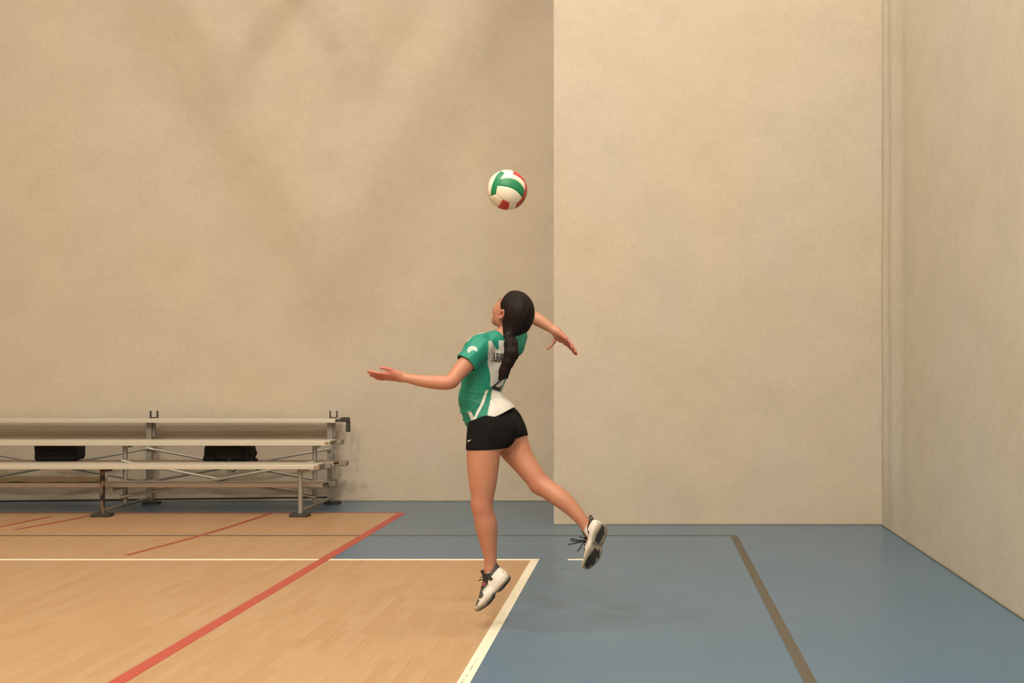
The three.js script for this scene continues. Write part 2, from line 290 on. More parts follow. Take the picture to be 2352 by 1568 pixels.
// ---------- bleacher ----------
{
  const mt = tileNoise(61);
  const matAlu = new THREE.MeshStandardMaterial({ color: new THREE.Color().setRGB(.60, .56, .47), metalness: .3, roughness: .48 });
  const matFoot = new THREE.MeshStandardMaterial({ color: new THREE.Color().setRGB(.44, .37, .30), metalness: .25, roughness: .55 });
  const matSteel = new THREE.MeshStandardMaterial({ color: new THREE.Color().setRGB(.36, .34, .30), metalness: .55, roughness: .5 });
  const matTube = new THREE.MeshStandardMaterial({ color: new THREE.Color().setRGB(.52, .49, .42), metalness: .6, roughness: .38 });
  const matDark = new THREE.MeshStandardMaterial({ color: new THREE.Color().setRGB(.035, .032, .026), roughness: .6 });
  const matCap = new THREE.MeshStandardMaterial({ color: new THREE.Color().setRGB(.22, .205, .165), roughness: .6 });
  const matRust = new THREE.MeshStandardMaterial({ color: new THREE.Color().setRGB(.30, .19, .10), roughness: .8 });
  const rustTex = tex(128, (u, v) => { const a = mt(u, v, 5, 9), b = mt(u, v, 20, 30), k = sstep(.42, .6, .7 * a + .3 * b); return [mix(.12, .44, k), mix(.09, .34, k), mix(.07, .25, k)]; }, true);
  const matRustLeg = new THREE.MeshStandardMaterial({ map: rustTex, roughness: .85 });
  const OX = -3.15, OZ = -10.80;
  const t = thing('bleacher', 'low aluminium bleacher with three seat rows against the cream wall', 'bleacher', [OX, 0, OZ]);
  const XL = -7.4 - OX;                                             // left end, outside the picture
  const zf = -10.30 - OZ, zm = -10.75 - OZ, zr = -11.28 - OZ;
  // hollow plank: flat top with ribs, rounded nose and down-turned lips
  function plank(x0, x1, top, z0, z1, th, mat, name) {              // z0 = front edge (nearer), z1 = back edge
    const s = new THREE.Shape(), D = z0 - z1, r = .008; // profile in (z, y)
    s.moveTo(-D, 0); for (let i = 0; i < 7; i++) { const a = -D + D * (i + .5) / 7; s.lineTo(a - .003, 0); s.lineTo(a, -.002); s.lineTo(a + .003, 0); }
    s.lineTo(-r, 0); s.quadraticCurveTo(0, 0, 0, -r); s.lineTo(0, -th + .003); s.lineTo(-.003, -th); s.lineTo(-.03, -th); s.lineTo(-.03, -th + .004); s.lineTo(-.005, -th + .004); s.lineTo(-.005, -.010);
    s.lineTo(-D + .005, -.010); s.lineTo(-D + .005, -th + .004); s.lineTo(-D + .03, -th + .004); s.lineTo(-D + .03, -th); s.lineTo(-D, -th); s.lineTo(-D, 0);
    const g = new THREE.ExtrudeGeometry(s, { depth: x1 - x0, bevelEnabled: false, curveSegments: 5 });
    g.rotateY(-Math.PI / 2); g.scale(1, 1, 1);                      // profile x -> z, extrusion -> -x
    g.computeBoundingBox(); const b = g.boundingBox; g.translate(x1 - b.max.x, top, 0);
    g.computeBoundingBox(); g.translate(0, 0, z0 - g.boundingBox.max.z);
    return mesh(name, g, mat, t);
  }
  const xe = -2.965 - OX;
  const seat1 = plank(XL, xe, .478, zf + .10, zf - .14, .041, matAlu, 'seat_plank');
  const seat2 = plank(XL, xe - .004, .668, zm + .14, zm - .10, .047, matAlu, 'seat_plank');
  const seat3 = plank(XL, xe - .10, .850, zr + .14, zr - .10, .040, matAlu, 'seat_plank');
  const foot2 = plank(XL, xe - .04, .284, zm + .25, zm + .02, .041, matFoot, 'foot_plank');
  const foot3 = plank(XL, xe - .02, .456, zm - .04, zm - .27, .040, matFoot, 'foot_plank');
  // end caps (sub-parts of their planks)
  mesh('end_cap', merge([rbox(.07, .05, .05, .008, xe + .035, .455, zf - .09), rbox(.02, .05, .24, .006, xe + .008, .455, zf - .02)]), matCap, seat1, 'grey plastic cap');
  mesh('rust_patch', merge([box(.006, .036, .022, xe + .016, .457, zf + .095), box(.030, .026, .003, xe - .018, .457, zf + .1005)]), matRust, seat1, 'orange rust on the plank end');
  mesh('end_cap', rbox(.05, .044, .08, .008, xe + .03, .642, zm - .09), matCap, seat2, 'grey plastic cap');
  mesh('rust_patch', box(.036, .028, .003, xe - .030, .645, zm + .1405), matRust, seat2, 'orange rust on the plank end');
  { const g = merge([rbox(.085, .046, .06, .01, xe - .012, .842, zr + .10), rbox(.036, .11, .05, .008, xe + .018, .775, zr + .10)]); mesh('end_cap', g, matDark, seat3, 'black plastic cap bent off and hanging down'); }
  mesh('end_cap', rbox(.075, .052, .09, .01, xe + .055, .437, zm - .13), matCap, foot3, 'grey plastic cap');
  mesh('rust_patch', box(.026, .024, .004, xe + .034, .440, zm - .084), matRust, foot3, 'orange rust on the plank end');
  mesh('end_cap', merge([rbox(.06, .046, .07, .008, xe + .012, .262, zm + .10), box(.03, .024, .004, xe + .0, .262, zm + .137)]), matCap, foot2);
  // frames
  const frames = [0, -1.80, -3.60];
  frames.forEach((fx, i) => {
    mesh('leg', merge([rod([fx, .03, zf], [fx, .44, zf], .021, 14), box(.05, .03, .10, fx + .03, .425, zf - .03)]), i === 1 ? matRustLeg : matSteel, t, i === 1 ? 'brown rust-stained front leg' : undefined);
    mesh('leg', merge([rod([fx, .05, zm], [fx, .625, zm], .022, 14), box(.055, .025, .10, fx + .02, .61, zm)]), matSteel, t);
    mesh('leg', merge([box(.052, .79, .045, fx, .42, zr), box(.032, .13, .03, fx + .03, .735, zr - .02), box(.07, .05, .03, fx + .012, .52, zr - .03)]), matSteel, t);
    mesh('base_plate', rbox(.168, .030, .12, .008, fx - .002, .015, zf), matDark, t, 'dark block under the front leg');
    mesh('base_plate', rbox(.15, .02, .12, .006, fx + .02, .01, zr), matDark, t);
    mesh('side_rail', merge([rod([fx, .055, zf], [fx, .055, zr], .016, 10)]), matSteel, t);
    mesh('side_rail', merge([rod([fx, .24, zm + .26], [fx, .24, zr], .014, 10), box(.03, .03, .32, fx, .228, zm + .13)]), matSteel, t);
    mesh('side_rail', merge([box(.03, .035, .62, fx, .399, zm - .22)]), matSteel, t);
    const u = .034; mesh('rail_socket', merge([box(.006, .072, .03, fx - u + .012, .886, zr - .07), box(.006, .072, .03, fx + u + .012, .886, zr - .07), box(2 * u, .008, .03, fx + .012, .854, zr - .07), box(2 * u, .02, .05, fx + .012, .84, zr - .05)]), matDark, t, 'dark upright bracket behind the top seat');
    if (i === 0) for (const q of [box(.05, .08, .02, fx + .035, .20, zr - .025), box(.04, .07, .02, fx - .03, .20, zr + .028), box(.03, .05, .03, fx + .028, .47, zr + .03)]) mesh('bracket', q, matCap, t);
  });
  // diagonal tubes with flattened ends, between the frames
  const brace = (a, b, r = .0135) => {
    const A = V(...a), B = V(...b), d = B.clone().sub(A).normalize(), q = (p, s) => p.clone().addScaledVector(d, s).toArray();
    return mesh('brace', merge([rod(q(A, .06), q(B, -.06), r, 10), rod(q(A, -.015), q(A, .075), .019, 8, r), rod(q(B, -.075), q(B, .015), r, 8, .019)]), matTube, t);
  };
  const zb = zr + .04, zc = zm + .035;
  brace([-1.80, .553, zb], [0, .215, zb]); brace([-1.80, .222, zb + .028], [0, .55, zb + .028]);
  brace([-1.80, .470, zc], [0, .130, zc]); brace([-1.80, .135, zc + .03], [0, .462, zc + .03]);
  brace([-3.60, .215, zb], [-1.80, .553, zb]); brace([-3.60, .55, zb + .028], [-1.80, .222, zb + .028]);
  mesh('tie_rod', rod([-3.6, .016, zr - .03], [0, .060, zr - .03], .009, 8), matDark, t);
}
// ---------- bags and the sheet on the bleacher ----------
{
  const bt = tileNoise(71);
  const weave = tex(256, (u, v) => { const g = .5 + .25 * Math.sin(u * Math.PI * 160) * Math.sin(v * Math.PI * 160) + .25 * (bt(u, v, 20) - .5); return [g, g, g]; }); weave.repeat.set(2, 2);
  const cloth = new THREE.MeshStandardMaterial({ color: new THREE.Color().setRGB(.0085, .0078, .0075), roughness: .85, bumpMap: weave, bumpScale: .0006 });
  const strapM = new THREE.MeshStandardMaterial({ color: new THREE.Color().setRGB(.010, .009, .009), roughness: .7 });
  const base = .4565;
  // left bag: a smooth black case
  const b1 = thing('bag', 'plain smooth black bag on the bleacher, nearer the left edge', 'bag', [-5.68, base, -10.96]);
  const f1 = (x, y, z) => { const q = [Math.abs(x) - .178, Math.abs(y - .088) - .062, Math.abs(z) - .075], r = .026; const o = Math.hypot(Math.max(q[0], 0), Math.max(q[1], 0), Math.max(q[2], 0)) + Math.min(Math.max(...q), 0) - r; return o + .010 * n3(x * 9, y * 11, z * 9) + .02 * sstep(.1, .25, -x) * (y - .1) + .012 * sstep(.12, .22, x) * sstep(.05, .0, y); };
  const body1 = mesh('bag_body', isoMesh(f1, [-.28, -.02, -.13], [.28, .24, .13], .008), cloth, b1);
  mesh('zipper', tube([[-.16, .165, .05], [0, .172, .055], [.16, .165, .05]], .004, 20, 6), strapM, body1);
  mesh('handle', tube([[-.09, .13, .098], [-.06, .085, .112], [.06, .085, .112], [.09, .13, .098]], .009, 24, 8), strapM, b1);
  // right bag: a slumped bag with loose straps
  const b2 = thing('bag', 'slumped black bag with loose straps on the bleacher, nearer the player', 'bag', [-4.03, base, -10.96]);
  const f2 = (x, y, z) => {
    const sx = x * (1 + .55 * (y - .09) * (x < 0 ? 1 : .15)) ; const q = [Math.abs(sx) - .198, Math.abs(y - .092) - .068, Math.abs(z) - .07], r = .024;
    const o = Math.hypot(Math.max(q[0], 0), Math.max(q[1], 0), Math.max(q[2], 0)) + Math.min(Math.max(...q), 0) - r;
    return o + .012 * n3(x * 12, y * 14, z * 10) + .006 * n3(x * 30, y * 26, z * 30);
  };
  const body2 = mesh('bag_body', isoMesh(f2, [-.30, -.02, -.13], [.30, .24, .14], .008), cloth, b2);
  mesh('pocket', isoMesh((x, y, z) => { const q = [Math.abs(x - .02) - .12, Math.abs(y - .075) - .045, Math.abs(z - .095) - .012]; return Math.hypot(Math.max(q[0], 0), Math.max(q[1], 0), Math.max(q[2], 0)) + Math.min(Math.max(...q), 0) - .012 + .006 * n3(x * 16, y * 16, 3); }, [-.16, -.02, .05], [.2, .16, .14], .007), cloth, body2);
  const ribbon = (pts, w, th) => { const c = new THREE.CatmullRomCurve3(pts.map(p => V(...p))); return new THREE.ExtrudeGeometry(new THREE.Shape([new THREE.Vector2(-th, -w), new THREE.Vector2(th, -w), new THREE.Vector2(th, w), new THREE.Vector2(-th, w)]), { steps: 36, extrudePath: c, bevelEnabled: false }); };
  mesh('strap', ribbon([[-.14, .04, .10], [-.11, .004, .125], [-.03, -.014, .14], [.02, .002, .13], [.05, .03, .11]], .010, .002), strapM, b2);
  mesh('strap', ribbon([[.0, .02, .11], [.01, -.04, .142], [.07, -.097, .15], [.13, -.04, .142], [.15, .03, .11]], .010, .002), strapM, b2);
  mesh('strap', ribbon([[.235, .13, .02], [.262, .07, .03], [.25, .03, .05], [.285, .008, .06]], .008, .002), strapM, b2);
  for (const q of [rbox(.03, .024, .008, .003, .125, .0, .118), rbox(.016, .03, .008, .003, .06, -.002, .128)]) mesh('buckle', q, strapM, b2);
  mesh('flap', tube([[.16, .03, .08], [.22, .02, .09], [.285, .014, .08]], .014, 16, 8), cloth, b2);
  // crumpled sheet on the lower footboard
  const s1 = thing('plastic_sheet', 'crumpled pale grey sheet lying along the lower footboard of the bleacher', 'sheet', [-5.62, .2845, -10.61]);
  const f3 = (x, y, z) => { const hgt = .062 + .018 * n3(x * 5, 2, z * 9) - .03 * sstep(.25, .5, -x), q = [Math.abs(x) - .52, Math.abs(y - hgt / 2) - hgt / 2 + .012, Math.abs(z) - .075]; return Math.hypot(Math.max(q[0], 0), Math.max(q[1], 0), Math.max(q[2], 0)) + Math.min(Math.max(...q), 0) - .012 + .010 * n3(x * 8, y * 22, z * 14) + .005 * Math.abs(n3(x * 14, y * 40, z * 30)); };
  mesh('sheet_body', isoMesh(f3, [-.58, -.015, -.12], [.58, .13, .12], .008), new THREE.MeshStandardMaterial({ color: new THREE.Color().setRGB(.34, .31, .24), roughness: .5 }), s1);
}

// ---------- points given by where they show and how far away they are ----------
const at = (px, py, depth) => [(px - VPX) * depth / FOCAL, CAM_H - (py - VPY) * depth / FOCAL, -depth];
const PLAY = 5.936;                                                 // how far the player is from the camera

// ---------- volleyball ----------
{
  const R = .1045, c = at(1165, 436, PLAY);
  const t = thing('volleyball', 'white, green and red volleyball in the air above the player', 'ball', c);
  const nrm = V(.40, -.04, .915).normalize(), along = V(.94, -.36, 0); along.addScaledVector(nrm, -along.dot(nrm)).normalize();
  const across = V().crossVectors(nrm, along).normalize();          // points up and to the right
  const leather = tileNoise(91), bump = tex(128, (u, v) => { const g = .5 + .5 * Math.sin(u * 6.283 * 24) * Math.sin(v * 6.283 * 24) * .6 + .2 * (leather(u, v, 30) - .5); return [g, g, g]; });
  const mk = (r, g, b) => new THREE.MeshPhysicalMaterial({ color: new THREE.Color().setRGB(r, g, b), roughness: .5, bumpMap: bump, bumpScale: .0004, clearcoat: .15, clearcoatRoughness: .4 });
  const M = { W: mk(.82, .74, .58), G: mk(.006, .20, .075), R: mk(.50, .030, .030) };
  const neg = v => v.clone().negate();
  // normal, strip direction, direction across the strips, colours, bend
  const faces = [
    [nrm, along, across, 'WGW', .30], [neg(nrm), along, across, 'WRW', .30],
    [neg(along), across, nrm, 'RWG', .24], [along, across, nrm, 'WGR', .24],
    [across, nrm, along, 'WRR', .2], [neg(across), nrm, along, 'WRW', .2],
  ];
  const q = Math.PI / 4;
  for (const [n, b, a, cols, bend] of faces) for (let k = 0; k < 3; k++) {
    const nu = 12, nv = 22, pos = [], uv = [], idx = [];
    for (let j = 0; j <= nv; j++) for (let i = 0; i <= nu; i++) {
      const s = j / nv * 2 - 1, w = i / nu, e0 = -1 + k * 2 / 3, e1 = e0 + 2 / 3;
      const cv = e => e + bend * (1 - s * s) * (1 - e * e);
      const A = mix(cv(e0), cv(e1), w), d = n.clone().addScaledVector(a, Math.tan(A * q)).addScaledVector(b, Math.tan(s * q)).normalize();
      const edge = Math.min(w, 1 - w) * 2 * .33 * R, edge2 = Math.min(j, nv - j) / nv * 1.57 * R, m = Math.min(edge, edge2);
      d.multiplyScalar(R - .0022 * (1 - sstep(0, .006, m)));
      pos.push(d.x, d.y, d.z); uv.push(w * .35, j / nv);
    }
    const flip = V().crossVectors(a, b).dot(n) < 0;
    for (let j = 0; j < nv; j++) for (let i = 0; i < nu; i++) { const p = j * (nu + 1) + i, r = p + nu + 1; flip ? idx.push(p, r, p + 1, p + 1, r, r + 1) : idx.push(p, p + 1, r, p + 1, r + 1, r); }
    const g = new THREE.BufferGeometry(); g.setAttribute('position', new THREE.Float32BufferAttribute(pos, 3)); g.setAttribute('uv', new THREE.Float32BufferAttribute(uv, 2)); g.setIndex(idx); g.computeVertexNormals();
    mesh('panel', g, M[cols[k]], t);
  }
}

// ---------- the player ----------
{
  const ORI = [-0.81, 0, -PLAY];
  const person = thing('person', 'girl in green and white jersey and black shorts jumping to hit a ball', 'person', ORI);
  // joint: seen at (px, py), d metres nearer to the camera than the player's middle plane; relative to the player's base
  const J = (px, py, d = 0) => { const p = at(px, py, PLAY - d); return [p[0] - ORI[0], p[1] - ORI[1], p[2] - ORI[2]]; };
  const add = (a, b, s = 1) => [a[0] + b[0] * s, a[1] + b[1] * s, a[2] + b[2] * s];
  const sub = (a, b) => [a[0] - b[0], a[1] - b[1], a[2] - b[2]];
  const dot = (a, b) => a[0] * b[0] + a[1] * b[1] + a[2] * b[2];
  const cross = (a, b) => [a[1] * b[2] - a[2] * b[1], a[2] * b[0] - a[0] * b[2], a[0] * b[1] - a[1] * b[0]];
  const unit = a => { const l = Math.hypot(...a); return a.map(v => v / l); };
  const RAD = Math.PI / 180;
  // frame [forward, up, left] of a body that faces left in the picture, turned away from the camera by yaw, with its up axis given
  function frame(yaw, up) {
    const U = unit(up); let F = [-Math.cos(yaw * RAD), 0, -Math.sin(yaw * RAD)]; F = unit(add(F, U, -dot(F, U)));
    return [F, U, cross(U, F)];
  }
  const pt = (c, fr, f, u, l) => [0, 1, 2].map(i => c[i] + fr[0][i] * f + fr[1][i] * u + fr[2][i] * l);

  // --- skeleton ---
  const chestF = frame(38, [.20, .98, 0]), waistF = frame(27, [.06, 1, 0]), hipF = frame(16, [-.36, .93, .02]);
  const chest = J(1119, 838), waist = J(1113, 905), hip = J(1138, 968);
  const shL = J(1097, 806, .14), shR = J(1182, 790, -.15), elL = J(1034, 877, .25), wrL = J(924, 866, .25), elR = J(1197, 715, -.31), wrR = J(1276, 760, -.28);
  const neckB = J(1149, 782, .0);
  const headC = J(1175, 716, 0), yawH = 37 * RAD, pitH = 33 * RAD;
  const hF = [-Math.cos(yawH) * Math.cos(pitH), Math.sin(pitH), -Math.sin(yawH) * Math.cos(pitH)];
  const hL = [-Math.sin(yawH), 0, Math.cos(yawH)], hU = unit(cross(hF, hL).map(v => v)); if (hU[1] < 0) hU.forEach((v, i) => hU[i] = -v);
  const headF = [hF, hU, hL], H = (f, u, l) => pt(headC, headF, f, u, l);
  // --- torso ---
  const torsoParts = [
    ell(chest, chestF, [.088, .155, .126]),
    cone(pt(chest, chestF, -.005, .072, .10), pt(chest, chestF, -.005, .085, -.10), .056, .056),
    ell(pt(chest, chestF, .045, -.005, .055), chestF, [.040, .05, .05]), ell(pt(chest, chestF, .045, -.005, -.055), chestF, [.040, .05, .05]),
    ell(J(1107, 905), waistF, [.070, .13, .105]),
    ell(J(1134, 968), hipF, [.098, .105, .142]),
    cone(J(1158, 984, .055), J(1154, 998, .06), .074, .07), cone(J(1163, 970, -.07), J(1170, 988, -.06), .076, .074),
  ];
  const torso = blend(torsoParts, .055);
  const neck = blend([cone(neckB, H(-.035, -.07, 0), .047, .046), cone(pt(chest, chestF, -.03, .11, .0), neckB, .052, .05)], .03);
  const traps = cone(pt(chest, chestF, -.02, .075, .09), add(neckB, [0, -.012, 0]), .034, .032), traps2 = cone(pt(chest, chestF, -.02, .085, -.09), add(neckB, [0, -.012, 0]), .034, .032);
  // --- limbs ---
  const armL = chain([[shL, .050], [add(shL, sub(elL, shL), .4), .0445], [add(shL, sub(elL, shL), .8), .0385], [elL, .0365], [J(1000, 877.5, .25), .0355], [J(962, 873.5, .25), .0285], [J(940, 869, .25), .0230], [wrL, .0215]]);
  const armR = chain([[shR, .048], [add(shR, sub(elR, shR), .5), .043], [elR, .037], [J(1228, 730, -.30), .0365], [J(1250, 743, -.29), .031], [wrR, .0225]]);
  const hipL = J(1114, 1000, .082), kneeL = J(1108, 1160, .09), ankL = J(1126.5, 1307, .035);
  const legL = chain([[J(1115, 985, .08), .090], [J(1110.5, 1040, .085), .0865], [J(1109, 1100, .09), .0745], [J(1108.5, 1140, .09), .0575], [kneeL, .0525], [J(1111, 1178, .08), .0535], [J(1117, 1208, .065), .0575], [J(1122.5, 1250, .05), .0435], [J(1126.5, 1285, .04), .0325], [ankL, .0295]]);
  const kneeR = J(1241, 1110, -.01), ankR = J(1351, 1213, .052), hipR = J(1166, 990, -.075);
  const legR = chain([[hipR, .084], [J(1176, 1018, -.065), .0855], [J(1197, 1052, -.045), .0690], [J(1219, 1083, -.025), .0580], [kneeR, .0520], [J(1262, 1126, .012), .0500], [J(1289, 1145, .03), .0500], [J(1316, 1170, .045), .0395], [J(1333, 1190, .052), .0330], [ankR, .0300]]);
  const kneecapL = cone(J(1099, 1157, .09), J(1100, 1164, .09), .031, .029), kneecapR = cone(J(1234, 1117, -.01), J(1240, 1121, -.01), .033, .029);
  const footL = cone(ankL, J(1122, 1334, .040), .029, .026), footR = cone(ankR, J(1364, 1228, .09), .029, .026);
  const bodyField = (x, y, z) => {
    let d = torso(x, y, z); d = smin(d, neck(x, y, z), .03); d = smin(d, traps(x, y, z), .04); d = smin(d, traps2(x, y, z), .04);
    d = smin(d, armL(x, y, z), .04); d = smin(d, armR(x, y, z), .04);
    const a = smin(legL(x, y, z), kneecapL(x, y, z), .03), b = smin(legR(x, y, z), kneecapR(x, y, z), .03);
    const legs = smin(a, b, .012); d = smin(d, legs, .045);
    d = Math.min(d, smin(a, footL(x, y, z), .02), smin(b, footR(x, y, z), .02));
    return d;
  };
  // --- hands: palm, four unequal fingers with three bends, thumb from the side of the palm ---
  function hand(w, D, N, left, curls, spread, back, r0, len, thumb) {
    D = unit(D); N = unit(add(N, D, -dot(N, D))); const T = left ? cross(N, D) : cross(D, N);   // T points to the thumb side
    const p = (a, b, c) => [0, 1, 2].map(i => w[i] + D[i] * a * len + T[i] * b * len + N[i] * c * len);
    const parts = [cone(back, w, r0, .0215), cone(w, p(.012, 0, 0), .0215, .020)];
    const kn = [[.088, .029, 0], [.092, .010, -.003], [.088, -.010, -.002], [.080, -.028, .002]], fl = [[.040, .025, .020], [.045, .028, .021], [.042, .026, .020], [.032, .020, .018]], fr = [.0088, .0090, .0085, .0076];
    const palm = [];
    kn.forEach((k, i) => palm.push(cone(p(.016, k[1] * .55, 0), p(...k), .0145 * len, .0115 * len)));
    palm.push(cone(p(.02, .022, .008), p(.052, .032, .008), .016 * len, .013 * len));
    let f = blend([...parts, ...palm], .016);
    const fingers = kn.map((k, i) => {
      let o = p(...k), ang = 0; const list = [], sp = spread[i];
      fl[i].forEach((L, s) => {
        ang += curls[i][s]; const ca = Math.cos(ang), sa = Math.sin(ang), cs = Math.cos(sp), ss = Math.sin(sp);
        const q = [0, 1, 2].map(j => o[j] + (D[j] * ca * cs + T[j] * ss + N[j] * sa) * L * len);
        list.push(cone(o, q, fr[i] * len * (1 - s * .08), fr[i] * len * (.94 - s * .09))); o = q;
      });
      return blend(list, .004);
    });
    const th = []; { let o = p(.026, .028, .008); const seg = [[.036, .0115], [.030, .0100], [.024, .0088]]; thumb.forEach(([a, b, c], s) => { const dir = unit([0, 1, 2].map(j => D[j] * a + T[j] * b + N[j] * c)), q = add(o, dir, seg[s][0] * len); th.push(cone(o, q, seg[s][1] * len, seg[s][1] * .9 * len)); o = q; }); }
    const thumbF = blend(th, .005);
    return (x, y, z) => { let d = f(x, y, z); for (const g of fingers) d = smin(d, g(x, y, z), .006); return smin(d, thumbF(x, y, z), .008); };
  }
  const handL = hand(wrL, [-1, .055, .02], [.04, .86, -.50], true, [[-.02, .10, .08], [.10, .12, .08], [.02, .16, .12], [-.10, .20, .14]], [.10, .02, -.05, -.13], J(962, 873, .25), .0275, .93, [[.85, .40, .28], [.96, .16, .14], [1, .0, .06]]);
  const handR = hand(wrR, [.72, -.68, .10], [-.55, -.58, .42], false, [[-.05, .14, .16], [-.02, .20, .18], [.02, .26, .2], [.06, .30, .24]], [.05, .01, -.03, -.08], J(1250, 743, -.29), .0305, .94, [[.20, .45, .80], [.10, .20, .97], [.05, .05, 1]]);
  // --- head ---
  const headParts = [
    ell(H(-.014, .026, 0), headF, [.094, .088, .073]),
    ell(H(.026, -.030, 0), headF, [.062, .082, .058]),
    cone(H(.020, -.062, .034), H(.066, -.092, .008), .022, .016), cone(H(.020, -.062, -.034), H(.066, -.092, -.008), .022, .016),
    cone(H(.067, -.094, 0), H(.070, -.090, 0), .0165, .015),
    ell(H(.056, -.026, .037), headF, [.028, .030, .023]), ell(H(.056, -.026, -.037), headF, [.028, .030, .023]),
    cone(H(-.02, -.05, 0), H(-.035, -.085, 0), .047, .0455),
  ];
  const headBase = blend(headParts, .03);
  const nose = blend([cone(H(.080, .010, 0), H(.096, -.024, 0), .0075, .0095), cone(H(.088, -.028, .009), H(.090, -.028, -.009), .0072, .0072)], .010);
  const lipU = ell(H(.0855, -.0525, 0), headF, [.008, .0052, .021]), lipD = ell(H(.0835, -.0620, 0), headF, [.0085, .006, .018]);
  const sockets = [1, -1].map(s => ell(H(.090, .008, s * .031), headF, [.014, .012, .017]));
  const lids = [1, -1].map(s => ell(H(.0715, .008, s * .030), headF, [.0135, .0125, .0150]));
  const ears = [1, -1].map(s => {
    const c = H(-.010, -.012, s * .074), E = unit(add(add(hL.map(v => v * s), hF, -.35), [0, 0, 0]));
    const U = unit(add(hU, hF, -.18)), Fv = unit(cross(U, E)), fr = [unit(cross(U, E)), U, E];
    const outer = ell(c, fr, [.0165, .0305, .0085]), bowl = ell(add(c, E, .0075), fr, [.0095, .0185, .0080]), lobe = ell(add(add(c, U, -.0255), Fv, 0), fr, [.0095, .0105, .0065]), canal = ell(add(add(c, E, .002), hF, .004), fr, [.0045, .006, .010]), tragus = ell(add(add(c, hF, .0125), E, .004), fr, [.005, .008, .005]);
    return (x, y, z) => { let d = smax(outer(x, y, z), -bowl(x, y, z), .005); d = smin(d, lobe(x, y, z), .008); d = smax(d, -canal(x, y, z), .003); return smin(d, tragus(x, y, z), .004); };
  });
  const headField = (x, y, z) => {
    let d = headBase(x, y, z); d = smax(d, -sockets[0](x, y, z), .012); d = smax(d, -sockets[1](x, y, z), .012);
    d = smin(d, nose(x, y, z), .014); d = smin(d, lids[0](x, y, z), .006); d = smin(d, lids[1](x, y, z), .006); d = smin(d, lipU(x, y, z), .006); d = smin(d, lipD(x, y, z), .006);
    return smin(d, Math.min(ears[0](x, y, z), ears[1](x, y, z)), .007);
  };
  // --- skin ---
  const SKIN = [.44, .185, .105], PALE = [.50, .245, .160], RED = [.44, .130, .095], LIP = [.36, .10, .075];
  const mix3 = (a, b, t) => a.map((v, i) => mix(v, b[i], t));
  const dist = (p, q) => Math.hypot(p[0] - q[0], p[1] - q[1], p[2] - q[2]);
  const skinAt = (x, y, z) => {
    const p = [x, y, z], n = .5 + .5 * n3(x * 14, y * 14, z * 14); let c = mix3(SKIN, PALE, .35 * n);
    for (const [q, r, k] of [[kneeL, .10, .35], [kneeR, .10, .45], [elL, .07, .3], [elR, .07, .3]]) c = mix3(c, RED, k * (1 - sstep(r * .3, r, dist(p, q))));
    const a = dot(sub(p, wrL), unit([-1, .055, .02])), b = dot(sub(p, wrR), unit([.70, -.64, .12]));
    if (a > -.03 && y > .7 && x < -.2) c = mix3(c, RED, .80 * sstep(-.02, .05, a));
    if (x > .2 && y > 1.2) c = mix3(mix3(c, PALE, .5), RED, .78 * sstep(-.01, .07, b));
    return c;
  };
  const headSkin = (x, y, z) => {
    let c = skinAt(x, y, z); const p = [x, y, z];
    const l = Math.min(lipU(x, y, z), lipD(x, y, z)); c = mix3(c, LIP, 1 - sstep(.0005, .003, l));
    for (const s of [1, -1]) c = mix3(c, RED, .35 * (1 - sstep(.012, .04, dist(p, H(.075, -.025, s * .036)))));
    for (const s of [1, -1]) c = mix3(c, RED, .40 * (1 - sstep(.012, .03, dist(p, H(-.01, -.012, s * .078)))));
    return c;
  };
  const skinMat = new THREE.MeshPhysicalMaterial({ vertexColors: true, roughness: .52, sheen: .15, sheenRoughness: .6, sheenColor: new THREE.Color().setRGB(.7, .4, .3) });
  const bodyGeo = mergeGeometries([
    isoMesh(bodyField, [-.62, .06, -.50], [.52, 1.72, .40], .0075, skinAt),
    isoMesh(handL, add(wrL, [-.20, -.08, -.09]), add(wrL, [.05, .08, .09]), .0022, skinAt),
    isoMesh(handR, add(wrR, [-.05, -.17, -.09]), add(wrR, [.17, .06, .10]), .0022, skinAt),
    isoMesh(headField, add(headC, [-.14, -.15, -.14]), add(headC, [.14, .15, .14]), .0025, headSkin),
  ]);
  const body = mesh('body', bodyGeo, skinMat, person);
  // eyes and brows
  const darkEye = new THREE.MeshStandardMaterial({ color: new THREE.Color().setRGB(.02, .012, .008), roughness: .25 }), browM = new THREE.MeshStandardMaterial({ color: new THREE.Color().setRGB(.035, .02, .012), roughness: .8 });
  for (const s of [1, -1]) {
    const e = new THREE.SphereGeometry(.0062, 14, 10); e.scale(1, .8, 1.2); e.translate(...H(.0825, .0085, s * .030)); mesh('eye', e, darkEye, body);
    mesh('eyebrow', tube([H(.080, .026, s * .014), H(.0815, .0315, s * .028), H(.068, .030, s * .046)], .0016, 16, 6), browM, body);
    mesh('eyelashes', tube([H(.085, .0140, s * .020), H(.0868, .0155, s * .030), H(.080, .0135, s * .042)], .0010, 14, 5), browM, body);
  }

  // --- jersey ---
  const upL = unit(sub(elL, shL)), upR = unit(sub(elR, shR));
  const slL = cone(add(shL, upL, -.02), add(shL, upL, .12), .060, .057), slR = cone(add(shR, upR, -.02), add(shR, upR, .12), .058, .056);
